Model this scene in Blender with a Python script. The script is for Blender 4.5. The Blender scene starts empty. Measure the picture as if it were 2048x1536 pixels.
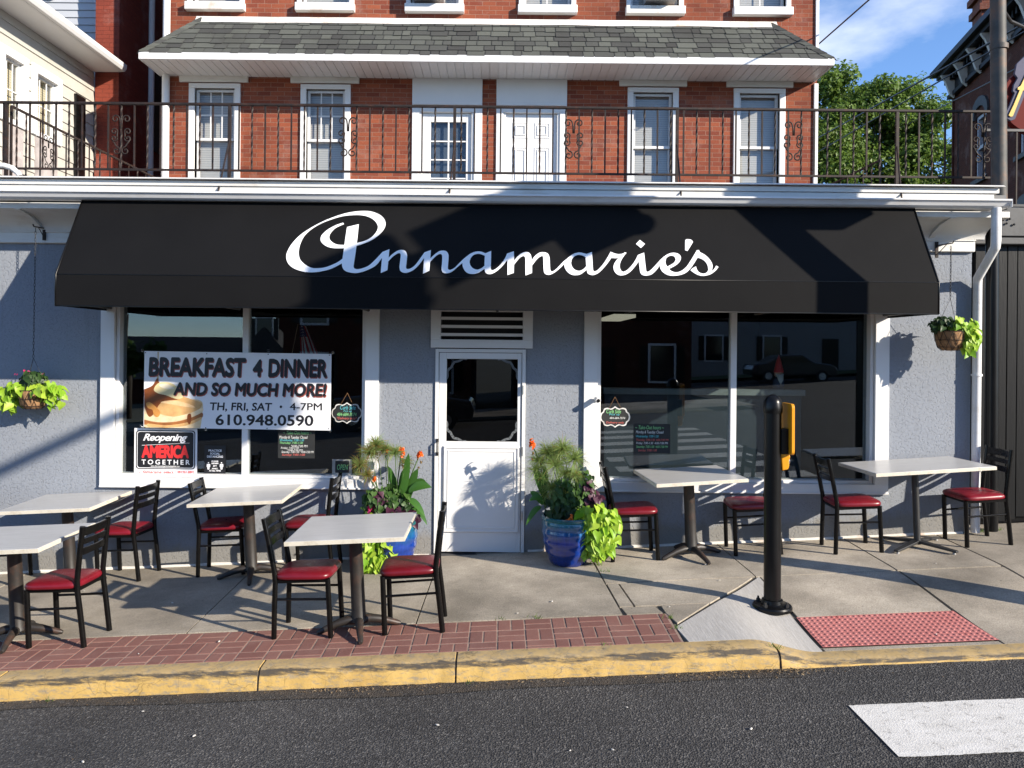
import bpy, bmesh, math, random
from mathutils import Vector, Matrix, Euler, noise as mnoise
R = math.radians
rnd = random.Random(7)
scene = bpy.context.scene
col = scene.collection

# ------------------------------------------------------------------ camera
FPX, PCX, PCY, ROLL, DIST, EYE = 1540.0, 1000.0, 700.0, R(.55), 7.8, 2.067
cam_d = bpy.data.cameras.new('camera')
cam = bpy.data.objects.new('camera', cam_d)
col.objects.link(cam)
cam.location = (0, -DIST, EYE)
cam.rotation_euler = (Matrix.Rotation(R(90), 4, 'X') @ Matrix.Rotation(ROLL, 4, 'Z')).to_euler()
cam_d.sensor_width = 36
cam_d.lens = 36 * FPX / 2048
cam_d.shift_x = (1024 - PCX) / 2048
cam_d.shift_y = -(768 - PCY) / 2048
cam_d.clip_end = 2000
scene.camera = cam

# ------------------------------------------------------------------ light
SUN = Vector((1.5, -1.0, .75)).normalized()
elev = math.asin(SUN.z)
azim = math.atan2(SUN.x, SUN.y)
sun_d = bpy.data.lights.new('sun', 'SUN')
sun_d.energy = 5.0
sun_d.angle = R(.53)
sun_d.color = (1.0, .90, .76)
sun = bpy.data.objects.new('sun', sun_d)
col.objects.link(sun)
sun.rotation_euler = SUN.to_track_quat('Z', 'Y').to_euler()
sun.location = (20, -15, 15)

world = bpy.data.worlds.new('World')
scene.world = world
world.use_nodes = True
wt = world.node_tree
wt.nodes.clear()
w_out = wt.nodes.new('ShaderNodeOutputWorld')
w_bg = wt.nodes.new('ShaderNodeBackground')
w_sky = wt.nodes.new('ShaderNodeTexSky')
w_sky.sky_type = 'NISHITA'
w_sky.sun_disc = False
w_sky.sun_elevation = elev
w_sky.sun_rotation = azim
w_sky.air_density = .9
w_sky.dust_density = .1
w_sky.ozone_density = 4.5
w_sky.altitude = 1800
w_tc = wt.nodes.new('ShaderNodeTexCoord')
w_map = wt.nodes.new('ShaderNodeMapping')
w_map.inputs['Scale'].default_value = (1.0, 1.0, 2.4)
w_map.inputs['Location'].default_value = (.18, .1, .40)
w_n = wt.nodes.new('ShaderNodeTexNoise')
w_n.inputs['Scale'].default_value = 2.1
w_n.inputs['Detail'].default_value = 9
w_n.inputs['Roughness'].default_value = .55
w_r = wt.nodes.new('ShaderNodeValToRGB')
w_r.color_ramp.elements[0].position = .53
w_r.color_ramp.elements[1].position = .80
w_mix = wt.nodes.new('ShaderNodeMix')
w_mix.data_type = 'RGBA'
w_mix.inputs[7].default_value = (5.6, 5.7, 6.0, 1)
wt.links.new(w_tc.outputs['Generated'], w_map.inputs['Vector'])
wt.links.new(w_map.outputs[0], w_n.inputs['Vector'])
wt.links.new(w_n.outputs['Fac'], w_r.inputs['Fac'])
wt.links.new(w_r.outputs['Color'], w_mix.inputs[0])
wt.links.new(w_sky.outputs['Color'], w_mix.inputs[6])
wt.links.new(w_mix.outputs[2], w_bg.inputs['Color'])
wt.links.new(w_bg.outputs[0], w_out.inputs[0])
w_bg.inputs['Strength'].default_value = .15

scene.view_settings.view_transform = 'Standard'
scene.view_settings.look = 'None'
scene.view_settings.gamma = 1
scene.view_settings.exposure = .95
scene.render.engine = 'CYCLES'
scene.cycles.use_denoising = True
scene.cycles.max_bounces = 8
scene.cycles.transparent_max_bounces = 24
scene.cycles.caustics_reflective = False
scene.cycles.caustics_refractive = False

# ------------------------------------------------------------------ survey helpers (photo measurements -> metres on a known plane)
_c, _s = math.cos(ROLL), math.sin(ROLL)
def uv(px, py):
    dx, dy = px - PCX, py - PCY
    return dx * _c + dy * _s, -dx * _s + dy * _c
def W(px, py, Y):
    u, v = uv(px, py)
    d = DIST + Y
    return Vector((u * d / FPX, Y, EYE - v * d / FPX))
SX, SY, Z0 = .052, .02, .012
def smooth(t):
    t = max(0., min(1., t))
    return t * t * (3 - 2 * t)
def gz(X, Y):                      # pavement height
    Xc = max(-30, min(30, X))
    z = Z0 + SX * Xc + SY * Y
    return z - .108 * smooth((X - 1.75) / .5) * smooth((-Y - .9) / 1.5)
def rz(X, Y):                      # road height
    return SX * max(-30, min(30, X)) - .175 - .004 * max(0, -Y - 8)
def G(px, py, h=0):
    u, v = uv(px, py)
    d = (EYE - Z0 - h + SY * DIST) / ((v + SX * u) / FPX + SY)
    return Vector((u * d / FPX, d - DIST, EYE - v * d / FPX))

# ------------------------------------------------------------------ object helpers
def tag(o, label=None, cat=None, group=None, kind=None):
    if label: o['label'] = label
    if cat: o['category'] = cat
    if group: o['group'] = group
    if kind: o['kind'] = kind
    return o
def thing(name, label, cat, loc=(0, 0, 0), group=None):
    o = bpy.data.objects.new(name, None)
    o.empty_display_size = .2
    o.location = loc
    col.objects.link(o)
    return tag(o, label, cat, group)
def root_loc(o):
    while o.parent: o = o.parent
    return o.location
def dup(o, parent=None):
    c = o.copy()
    col.objects.link(c)
    c.parent = parent
    for ch in list(o.children):
        dup(ch, c)
    return c

class MB:
    def __init__(s):
        s.v, s.f, s.m = [], [], []
    def add(s, vs, fs, M=None, mi=0):
        b = len(s.v)
        s.v += [(M @ Vector(p)) if M is not None else Vector(p) for p in vs]
        s.f += [tuple(b + i for i in f) for f in fs]
        s.m += [mi] * len(fs)
        return s
    def box(s, x0, x1, y0, y1, z0, z1, M=None, mi=0):
        vs = [(x, y, z) for z in (z0, z1) for y in (y0, y1) for x in (x0, x1)]
        return s.add(vs, [(0, 2, 3, 1), (4, 5, 7, 6), (0, 1, 5, 4), (2, 6, 7, 3), (0, 4, 6, 2), (1, 3, 7, 5)], M, mi)
    def quad(s, a, b, c, d, mi=0):
        return s.add([a, b, c, d], [(0, 1, 2, 3)], None, mi)
    def prism(s, pts, a, b, axis='X', M=None, mi=0):     # closed outline extruded along an axis; pts are the other two coordinates
        n = len(pts)
        mk = {'X': lambda t, p: (t, p[0], p[1]), 'Y': lambda t, p: (p[0], t, p[1]), 'Z': lambda t, p: (p[0], p[1], t)}[axis]
        vs = [mk(a, p) for p in pts] + [mk(b, p) for p in pts]
        fs = [(i, (i + 1) % n, n + (i + 1) % n, n + i) for i in range(n)]
        return s.add(vs, fs + [tuple(range(n))[::-1], tuple(range(n, 2 * n))], M, mi)
    def tube(s, pts, r, seg=8, cap=True, M=None, flat=None, mi=0, twist=0):
        pts = [Vector(p) for p in pts]
        n = len(pts)
        rs = r if isinstance(r, (list, tuple)) else [r] * n
        vs, fs = [], []
        prev = None
        for i, p in enumerate(pts):
            t = (pts[min(i + 1, n - 1)] - pts[max(i - 1, 0)]).normalized()
            if prev is None:
                a = Vector((0, 0, 1)) if abs(t.z) < .9 else Vector((1, 0, 0))
                x = t.cross(a).normalized()
            else:
                x = (prev - t * prev.dot(t)).normalized()
            prev = x
            y = t.cross(x)
            for k in range(seg):
                an = 2 * math.pi * (k + .5) / seg + twist * i
                vs.append(p + (x * math.cos(an) + y * math.sin(an)) * rs[i])
        for i in range(n - 1):
            for k in range(seg):
                a, b = i * seg + k, i * seg + (k + 1) % seg
                fs.append((a, b, b + seg, a + seg))
        if cap:
            fs.append(tuple(range(seg))[::-1])
            fs.append(tuple(range((n - 1) * seg, n * seg)))
        return s.add(vs, fs, M, mi)
    def lathe(s, prof, seg=24, M=None, cap=True, mi=0):
        vs = [(r * math.cos(2 * math.pi * k / seg), r * math.sin(2 * math.pi * k / seg), z) for r, z in prof for k in range(seg)]
        fs = []
        for i in range(len(prof) - 1):
            for k in range(seg):
                a, b = i * seg + k, i * seg + (k + 1) % seg
                fs.append((a, b, b + seg, a + seg))
        if cap:
            fs.append(tuple(range(seg))[::-1])
            fs.append(tuple(range((len(prof) - 1) * seg, len(prof) * seg)))
        return s.add(vs, fs, M, mi)
    def build(s, name, mat, parent=None, smooth=None, bevel=None, seg=2):
        me = bpy.data.meshes.new(name)
        off = root_loc(parent) if parent else Vector((0, 0, 0))
        me.from_pydata([tuple(p - off) for p in s.v], [], s.f)
        mats = mat if isinstance(mat, (list, tuple)) else [mat]
        for m in mats: me.materials.append(m)
        if len(mats) > 1: me.polygons.foreach_set('material_index', s.m)
        if smooth:
            me.polygons.foreach_set('use_smooth', [True] * len(me.polygons))
            if smooth is not True: me.set_sharp_from_angle(angle=R(smooth))
        me.update()
        o = bpy.data.objects.new(name, me)
        col.objects.link(o)
        o.parent = parent
        if bevel:
            b = o.modifiers.new('bevel', 'BEVEL')
            b.width = bevel
            b.segments = seg
            b.limit_method = 'ANGLE'
            b.harden_normals = False
        return o

SCRATCH = bpy.data.scenes.new('scratch')
def curve_mesh(cu):
    o = bpy.data.objects.new('tmp', cu)
    SCRATCH.collection.objects.link(o)
    SCRATCH.view_layers[0].update()
    dg = SCRATCH.view_layers[0].depsgraph
    me = o.evaluated_get(dg).to_mesh()
    vs = [v.co.copy() for v in me.vertices]
    fs = [tuple(p.vertices) for p in me.polygons]
    bpy.data.objects.remove(o)
    bpy.data.curves.remove(cu)
    return vs, fs
def text_geo(s, bold=0., shear=0., depth=.02, spacing=1.):
    cu = bpy.data.curves.new('text', 'FONT')
    cu.body = s
    cu.size = 1
    cu.shear = shear
    cu.offset = bold
    cu.extrude = depth
    cu.resolution_u = 3
    cu.space_character = spacing
    return curve_mesh(cu)
def fit_text(mb, s, px0, py0, px1, py1, Y, bold=0., shear=0., t=.0015, spacing=1., mi=0):
    """lettering fitted to a measured box on the plane Y (front face at Y)"""
    vs, fs = text_geo(s, 0, shear, .02, spacing)
    if not vs: return
    if bold:
        v0, f0 = vs, fs
        vs, fs = [], []
        for k, (dx, dy) in enumerate(((0, 0), (1, 0), (-1, 0), (0, 1), (0, -1), (.7, .7), (-.7, .7), (.7, -.7), (-.7, -.7))):
            b_ = len(vs)
            vs += [Vector((v.x + dx * bold, v.y + dy * bold, v.z + (1e-3 * (k + 1) if v.z > 0 else 0))) for v in v0]
            fs += [tuple(i + b_ for i in f) for f in f0]
    a, b = W(px0, py1, Y), W(px1, py0, Y)
    xs = [v.x for v in vs]; ys = [v.y for v in vs]
    mnx, mny = min(xs), min(ys)
    kx = (b.x - a.x) / (max(xs) - min(xs)); ky = (b.z - a.z) / (max(ys) - min(ys))
    mb.add([(a.x + (v.x - mnx) * kx, Y + (t if v.z < 0 else -(v.z - .02) * .05), a.z + (v.y - mny) * ky) for v in vs], fs, None, mi)
def spline_pts(raw, n=7):
    """closed outline with Catmull-Rom between points; a third value marks a corner"""
    N = len(raw)
    out = []
    P = [Vector((p[0], p[1])) for p in raw]
    C = [len(p) > 2 for p in raw]
    for i in range(N):
        p1, p2 = P[i], P[(i + 1) % N]
        p0 = P[i - 1] if not C[i] else p1 - (p2 - p1)
        p3 = P[(i + 2) % N] if not C[(i + 1) % N] else p2 + (p2 - p1)
        for k in range(n):
            t = k / n
            out.append(.5 * ((2 * p1) + (p2 - p0) * t + (2 * p0 - 5 * p1 + 4 * p2 - p3) * t * t + (3 * p1 - p0 - 3 * p2 + p3) * t ** 3))
    return out
def fill_geo(outlines, depth=.5):
    cu = bpy.data.curves.new('fill', 'CURVE')
    cu.dimensions = '2D'
    cu.fill_mode = 'BOTH'
    cu.extrude = depth
    for o in outlines:
        sp = cu.splines.new('POLY')
        sp.points.add(len(o) - 1)
        for p, q in zip(sp.points, o): p.co = (q[0], q[1], 0, 1)
        sp.use_cyclic_u = True
    return curve_mesh(cu)

# ------------------------------------------------------------------ materials
def new_mat(name):
    m = bpy.data.materials.new(name)
    m.use_nodes = True
    nt = m.node_tree
    b = nt.nodes['Principled BSDF']
    return m, nt, b
def N(nt, t, **kw):
    n = nt.nodes.new('ShaderNode' + t)
    for k, v in kw.items():
        if k in n.inputs: n.inputs[k].default_value = v
        else: setattr(n, k, v)
    return n
def ramp(nt, fac, stops):
    r = nt.nodes.new('ShaderNodeValToRGB')
    e = r.color_ramp.elements
    while len(e) < len(stops): e.new(.5)
    for el, (p, c) in zip(e, stops):
        el.position = p
        el.color = (*c, 1) if len(c) == 3 else c
    nt.links.new(fac, r.inputs['Fac'])
    return r.outputs['Color']
def mixc(nt, fac, a, b, mode='MIX'):
    m = nt.nodes.new('ShaderNodeMix')
    m.data_type = 'RGBA'
    m.blend_type = mode
    for sock, val in ((0, fac), (6, a), (7, b)):
        if hasattr(val, 'is_output'): nt.links.new(val, m.inputs[sock])
        elif sock == 0: m.inputs[0].default_value = val
        else: m.inputs[sock].default_value = (*val, 1)
    return m.outputs[2]
def obco(nt, scale=(1, 1, 1), loc=(0, 0, 0), rot=(0, 0, 0)):
    tc = nt.nodes.new('ShaderNodeTexCoord')
    mp = nt.nodes.new('ShaderNodeMapping')
    mp.inputs['Scale'].default_value = scale
    mp.inputs['Location'].default_value = loc
    mp.inputs['Rotation'].default_value = rot
    nt.links.new(tc.outputs['Object'], mp.inputs['Vector'])
    return mp.outputs[0]
def noise(nt, co, scale, detail=4, rough=.55, dist=0):
    n = nt.nodes.new('ShaderNodeTexNoise')
    n.inputs['Scale'].default_value = scale
    n.inputs['Detail'].default_value = detail
    n.inputs['Roughness'].default_value = rough
    n.inputs['Distortion'].default_value = dist
    nt.links.new(co, n.inputs['Vector'])
    return n.outputs['Fac']
def bump(nt, b, h, strength=.3, dist=.01):
    n = nt.nodes.new('ShaderNodeBump')
    n.inputs['Strength'].default_value = strength
    n.inputs['Distance'].default_value = dist
    nt.links.new(h, n.inputs['Height'])
    nt.links.new(n.outputs[0], b.inputs['Normal'])
def scl(c, k): return tuple(x * k for x in c)
def basic(name, c, rough=.6, var=.15, nscale=3, bumps=None, metal=0, spec=.5, stretch=(1, 1, 1), dirt=None, coat=0):
    m, nt, b = new_mat(name)
    co = obco(nt, stretch)
    f = noise(nt, co, nscale, 6, .6)
    cc = ramp(nt, f, [(.3, scl(c, 1 - var)), (.7, scl(c, 1 + var))])
    if dirt:
        d = noise(nt, obco(nt, dirt[2] if len(dirt) > 2 else (1, 1, 1)), dirt[1], 8, .65)
        fd = ramp(nt, d, [(.52, (0, 0, 0)), (.75, (.8, .8, .8))])
        cc = mixc(nt, fd, cc, dirt[0])
    nt.links.new(cc, b.inputs['Base Color'])
    b.inputs['Roughness'].default_value = rough
    b.inputs['Metallic'].default_value = metal
    b.inputs['Specular IOR Level'].default_value = spec
    b.inputs['Coat Weight'].default_value = coat
    if bumps: bump(nt, b, noise(nt, co, bumps[0], 5, .6), bumps[1], bumps[2] if len(bumps) > 2 else .005)
    return m

# stucco
def mk_stucco():
    m, nt, b = new_mat('stucco')
    co = obco(nt)
    f = noise(nt, co, 1.3, 6)
    c1 = ramp(nt, f, [(.3, (.222, .240, .270)), (.7, (.262, .280, .310))])
    fine = noise(nt, co, 60, 3)
    c2 = mixc(nt, .2, c1, ramp(nt, fine, [(.35, (.16, .185, .23)), (.65, (.27, .30, .355))]))
    tc = nt.nodes.new('ShaderNodeTexCoord')
    sx = nt.nodes.new('ShaderNodeSeparateXYZ')
    nt.links.new(tc.outputs['Object'], sx.inputs[0])
    sl = N(nt, 'Math', operation='MULTIPLY_ADD')       # height above the sloping pavement
    sl.inputs[1].default_value = -SX
    nt.links.new(sx.outputs['X'], sl.inputs[0])
    nt.links.new(sx.outputs['Z'], sl.inputs[2])
    spn = noise(nt, obco(nt, (1, 1, .5)), 5, 7, .7)
    sm = N(nt, 'Math', operation='MULTIPLY_ADD')
    sm.inputs[1].default_value = -.34
    nt.links.new(spn, sm.inputs[0])
    nt.links.new(sl.outputs[0], sm.inputs[2])
    c2 = mixc(nt, ramp(nt, sm.outputs[0], [(0, (.7, .7, .7)), (.10, (0, 0, 0))]), c2, (.215, .20, .17))
    drip = noise(nt, obco(nt, (7, 1, .5)), 2.0, 6, .65)
    c2 = mixc(nt, ramp(nt, drip, [(.56, (0, 0, 0)), (.74, (.35, .35, .35))]), c2, (.15, .155, .16))
    nt.links.new(c2, b.inputs['Base Color'])
    b.inputs['Roughness'].default_value = .9
    b.inputs['Specular IOR Level'].default_value = .2
    n1 = noise(nt, co, 46, 4, .6, .6)
    r1 = ramp(nt, n1, [(.36, (0, 0, 0)), (.47, (1, 1, 1))])
    n2 = noise(nt, co, 110, 3)
    h = mixc(nt, .25, r1, n2)
    bump(nt, b, h, .75, .0055)
    return m
STUCCO = mk_stucco()
WHITE = basic('white_paint', (.69, .69, .685), .45, .03, 2, (40, .12, .003))
WHITE_OLD = basic('weathered_white_trim', (.64, .63, .60), .5, .07, 1.5, (30, .15, .003), dirt=((.46, .41, .34), 1.8, (1, 1, 4)))
WHITE_STAIN = basic('stained_white_trim', (.68, .66, .62), .6, .08, 2, (30, .2, .003), dirt=((.42, .22, .11), 2.6, (1.2, 1, 1)))
VINYL = basic('white_vinyl', (.67, .67, .665), .4, .03, 2)
GUTTER = basic('white_gutter_metal', (.67, .675, .68), .35, .04, 2, dirt=((.5, .48, .44), 3, (.6, 1, 2)))
CREAM = basic('cream_siding', (.44, .425, .385), .55, .06, 1.2, dirt=((.34, .32, .27), 2))
GREYSIDE = basic('grey_siding', (.42, .44, .47), .55, .05, 2)
BLACKPAINT = basic('black_paint', (.004, .004, .0043), .3, .3, 8, (60, .08, .002), spec=.28)
BLACKWOOD = basic('black_painted_boards', (.005, .0051, .0054), .45, .3, 3, (12, .3, .004), stretch=(6, 1, .6), spec=.22)
SLATEBEAM = basic('dark_grey_beam', (.05, .052, .055), .6, .2, 5, (30, .3, .003))
GALV = basic('weathered_galvanised_steel', (.075, .075, .072), .6, .35, 5, (40, .2, .002), metal=.15, spec=.25, dirt=((.16, .075, .035), 5))
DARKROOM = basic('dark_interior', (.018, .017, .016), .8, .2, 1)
RUSTIRON = basic('rusty_wrought_iron', (.020, .014, .012), .6, .4, 18, (120, .3, .001), spec=.3, dirt=((.07, .025, .012), 14))
CHAIRMETAL = basic('black_enamelled_tube', (.0035, .0034, .0034), .24, .3, 20, (90, .06, .001), spec=.25, dirt=((.007, .005, .0045), 11))
CASTIRON = basic('brown_black_cast_iron', (.020, .017, .015), .5, .35, 8, (80, .25, .001), dirt=((.085, .036, .02), 6))
BLACKSTEEL = basic('satin_black_steel', (.02, .02, .02), .4, .2, 8)
def mk_vinyl():
    m, nt, b = new_mat('red_vinyl')
    co = obco(nt)
    f = noise(nt, co, 6, 5)
    nt.links.new(ramp(nt, f, [(.3, (.120, .004, .010)), (.7, (.175, .006, .014))]), b.inputs['Base Color'])
    b.inputs['Roughness'].default_value = .34
    oi = nt.nodes.new('ShaderNodeObjectInfo')
    hs = nt.nodes.new('ShaderNodeHueSaturation')
    vr = N(nt, 'Math', operation='MULTIPLY_ADD')
    vr.inputs[1].default_value = .5; vr.inputs[2].default_value = .75
    nt.links.new(oi.outputs['Random'], vr.inputs[0])
    nt.links.new(vr.outputs[0], hs.inputs['Value'])
    nt.links.new(b.inputs['Base Color'].links[0].from_socket, hs.inputs['Color'])
    nt.links.new(hs.outputs[0], b.inputs['Base Color'])
    wr = noise(nt, obco(nt, (1, 2.5, 1)), 9, 4, .6, .8)
    sc = noise(nt, co, 13, 7, .7)
    nt.links.new(ramp(nt, sc, [(.35, (.25, .25, .25)), (.7, (.5, .5, .5))]), b.inputs['Roughness'])
    bump(nt, b, mixc(nt, .1, wr, noise(nt, co, 160, 3)), .22, .006)
    return m
REDVINYL = mk_vinyl()
def mk_table():
    m, nt, b = new_mat('pale_stone_laminate')
    co = obco(nt, (1, 7, 1))
    f = noise(nt, co, 4.5, 8, .65)
    c = ramp(nt, f, [(.3, (.40, .395, .385)), (.7, (.50, .495, .48))])
    d = noise(nt, obco(nt), 2.3, 6)
    nt.links.new(mixc(nt, ramp(nt, d, [(.5, (0, 0, 0)), (.8, (.5, .5, .5))]), c, (.34, .325, .30)), b.inputs['Base Color'])
    b.inputs['Roughness'].default_value = .3
    return m
STONETOP = mk_table()
EDGEBAND = basic('cream_table_edge', (.56, .52, .43), .5, .07, 6, dirt=((.33, .27, .19), 9))
def mk_canvas():
    m, nt, b = new_mat('black_canvas')
    co = obco(nt)
    f = noise(nt, co, 1.1, 5)
    c1 = ramp(nt, f, [(.3, (.0042, .0042, .0046)), (.7, (.0066, .0065, .0069))])
    nt.links.new(c1, b.inputs['Base Color'])
    b.inputs['Roughness'].default_value = .75
    b.inputs['Specular IOR Level'].default_value = .13
    w = noise(nt, obco(nt, (1, 1, 1)), 2.2, 3)
    ws = noise(nt, obco(nt, (.5, 1.6, 1.6)), 1.5, 3)
    wv = noise(nt, obco(nt, (1, 1, 1)), 220, 2)
    bump(nt, b, mixc(nt, .12, mixc(nt, .5, w, ws), wv), .35, .025)
    return m
CANVAS = mk_canvas()
LETTER = basic('white_vinyl_lettering', (.80, .80, .80), .45, .02, 2)
def mk_brick(name, ca, cb, mortar, bw=.212, bh=.0685, ms=.006, yrot=False, stain=.5, axis='XZ'):
    m, nt, b = new_mat(name)
    tc = nt.nodes.new('ShaderNodeTexCoord')
    sp = nt.nodes.new('ShaderNodeSeparateXYZ')
    cb_ = nt.nodes.new('ShaderNodeCombineXYZ')
    nt.links.new(tc.outputs['Object'], sp.inputs[0])
    ad = nt.nodes.new('ShaderNodeMath'); ad.operation = 'ADD'
    nt.links.new(sp.outputs['X'], ad.inputs[0])
    nt.links.new(sp.outputs['Y'], ad.inputs[1])
    nt.links.new(ad.outputs[0], cb_.inputs[0])
    nt.links.new(sp.outputs['Z'], cb_.inputs[1])
    dn = N(nt, 'TexNoise', Scale=2.2)
    nt.links.new(tc.outputs['Object'], dn.inputs['Vector'])
    vm = N(nt, 'VectorMath', operation='MULTIPLY_ADD')
    nt.links.new(dn.outputs['Color'], vm.inputs[0])
    vm.inputs[1].default_value = (.012, .012, 0)
    nt.links.new(cb_.outputs[0], vm.inputs[2])
    br = nt.nodes.new('ShaderNodeTexBrick')
    br.inputs['Scale'].default_value = 1
    br.inputs['Brick Width'].default_value = bw
    br.inputs['Row Height'].default_value = bh
    br.inputs['Mortar Size'].default_value = ms
    br.inputs['Mortar Smooth'].default_value = .3
    br.inputs['Bias'].default_value = 0
    br.inputs['Color1'].default_value = (*ca, 1)
    br.inputs['Color2'].default_value = (*cb, 1)
    br.inputs['Mortar'].default_value = (*mortar, 1)
    nt.links.new(vm.outputs[0], br.inputs['Vector'])
    big = noise(nt, tc.outputs['Object'], .7, 6, .6)
    st = ramp(nt, big, [(.45, (0, 0, 0)), (.70, (stain, stain, stain))])
    c = mixc(nt, st, br.outputs['Color'], scl(ca, .35))
    wt_ = noise(nt, tc.outputs['Object'], 1.6, 8, .7)
    st2 = ramp(nt, wt_, [(.54, (0, 0, 0)), (.78, (.38, .38, .38))])
    c = mixc(nt, st2, c, (.40, .30, .26))
    fine = noise(nt, tc.outputs['Object'], 45, 4)
    c = mixc(nt, .5, c, ramp(nt, fine, [(.2, (.6, .6, .6)), (.8, (1.3, 1.3, 1.3))]), 'MULTIPLY')
    nt.links.new(c, b.inputs['Base Color'])
    b.inputs['Roughness'].default_value = .85
    b.inputs['Specular IOR Level'].default_value = .2
    inv = N(nt, 'Math', operation='SUBTRACT')
    inv.inputs[0].default_value = 1
    nt.links.new(br.outputs['Fac'], inv.inputs[1])
    bump(nt, b, inv.outputs[0], .6, .006)
    return m
BRICK = mk_brick('orange_red_brick', (.285, .080, .040), (.175, .044, .027), (.27, .16, .115), ms=.0045)
BRICKDK = mk_brick('dark_red_brick', (.092, .025, .013), (.06, .017, .010), (.08, .048, .034), stain=.2)
BRICKPAINT = mk_brick('red_painted_brick', (.235, .050, .030), (.205, .044, .028), (.17, .038, .025), stain=.3)
def mk_shingle():
    m, nt, b = new_mat('grey_green_asphalt_shingle')
    g = nt.nodes.new('ShaderNodeNewGeometry')
    c = ramp(nt, g.outputs['Random Per Island'], [(0, (.050, .050, .048)), (.3, (.068, .070, .065)), (.6, (.084, .088, .078)), (.85, (.100, .105, .092)), (1, (.056, .057, .056))])
    co = obco(nt)
    fine = noise(nt, co, 150, 3)
    c = mixc(nt, .6, c, ramp(nt, fine, [(.25, (.55, .55, .55)), (.75, (1.45, 1.45, 1.45))]), 'MULTIPLY')
    big = noise(nt, co, .8, 5)
    c = mixc(nt, ramp(nt, big, [(.55, (0, 0, 0)), (.75, (.45, .45, .45))]), c, (.035, .034, .03))
    nt.links.new(c, b.inputs['Base Color'])
    b.inputs['Roughness'].default_value = .95
    b.inputs['Specular IOR Level'].default_value = .15
    bump(nt, b, fine, .3, .002)
    return m
SHINGLE = mk_shingle()
def mk_concrete():
    m, nt, b = new_mat('pavement_concrete')
    co = obco(nt)
    g = nt.nodes.new('ShaderNodeNewGeometry')
    base = ramp(nt, g.outputs['Random Per Island'], [(0, (.36, .318, .257)), (.5, (.41, .363, .294)), (1, (.45, .40, .327))])
    big = noise(nt, co, .9, 7, .62)
    c = mixc(nt, ramp(nt, big, [(.36, (1, 1, 1)), (.62, (0, 0, 0))]), base, (.195, .172, .138))
    mid = noise(nt, obco(nt, (1.2, 3, 1)), 4, 7, .7)
    c = mixc(nt, ramp(nt, mid, [(.5, (0, 0, 0)), (.8, (.45, .45, .45))]), c, (.17, .148, .115))
    fine = noise(nt, co, 95, 5, .7)
    c = mixc(nt, .85, c, ramp(nt, fine, [(.25, (.55, .55, .55)), (.75, (1.45, 1.45, 1.45))]), 'MULTIPLY')
    spot = nt.nodes.new('ShaderNodeTexVoronoi')
    spot.inputs['Scale'].default_value = 7
    nt.links.new(co, spot.inputs['Vector'])
    c = mixc(nt, ramp(nt, spot.outputs['Distance'], [(.02, (.7, .7, .7)), (.07, (0, 0, 0))]), c, (.07, .06, .05))
    nt.links.new(c, b.inputs['Base Color'])
    b.inputs['Roughness'].default_value = .9
    b.inputs['Specular IOR Level'].default_value = .25
    bump(nt, b, noise(nt, co, 80, 5, .7), .6, .006)
    return m
CONCRETE = mk_concrete()
def mk_newconc():
    m, nt, b = new_mat('broomed_new_concrete')
    co = obco(nt, (14, 1.2, 1), rot=(0, 0, R(-38)))
    f = noise(nt, co, 5, 6, .7, .3)
    c = ramp(nt, f, [(.3, (.33, .315, .29)), (.62, (.42, .405, .38)), (.8, (.47, .455, .43))])
    fine = noise(nt, obco(nt), 120, 3)
    c = mixc(nt, .4, c, ramp(nt, fine, [(.2, (.7, .7, .7)), (.8, (1.3, 1.3, 1.3))]), 'MULTIPLY')
    nt.links.new(c, b.inputs['Base Color'])
    b.inputs['Roughness'].default_value = .9
    bump(nt, b, f, .5, .005)
    return m
NEWCONC = mk_newconc()
JOINT = basic('joint_sand', (.12, .105, .08), .95, .4, 12, (60, .5))
def mk_paver():
    m, nt, b = new_mat('red_brown_paver')
    g = nt.nodes.new('ShaderNodeNewGeometry')
    c = ramp(nt, g.outputs['Random Per Island'], [(0, (.150, .062, .050)), (.5, (.180, .076, .060)), (1, (.205, .092, .072))])
    co = obco(nt)
    mid = noise(nt, co, 5, 7, .65)
    c = mixc(nt, ramp(nt, mid, [(.45, (0, 0, 0)), (.8, (.6, .6, .6))]), c, (.235, .135, .11))
    fine = noise(nt, co, 140, 3)
    c = mixc(nt, .5, c, ramp(nt, fine, [(.2, (.65, .65, .65)), (.8, (1.35, 1.35, 1.35))]), 'MULTIPLY')
    nt.links.new(c, b.inputs['Base Color'])
    b.inputs['Roughness'].default_value = .85
    bump(nt, b, noise(nt, co, 70, 4), .3, .003)
    return m
PAVER = mk_paver()
PAVERJOINT = basic('pale_paver_joint', (.27, .19, .15), .95, .3, 15, (60, .4))
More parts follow.
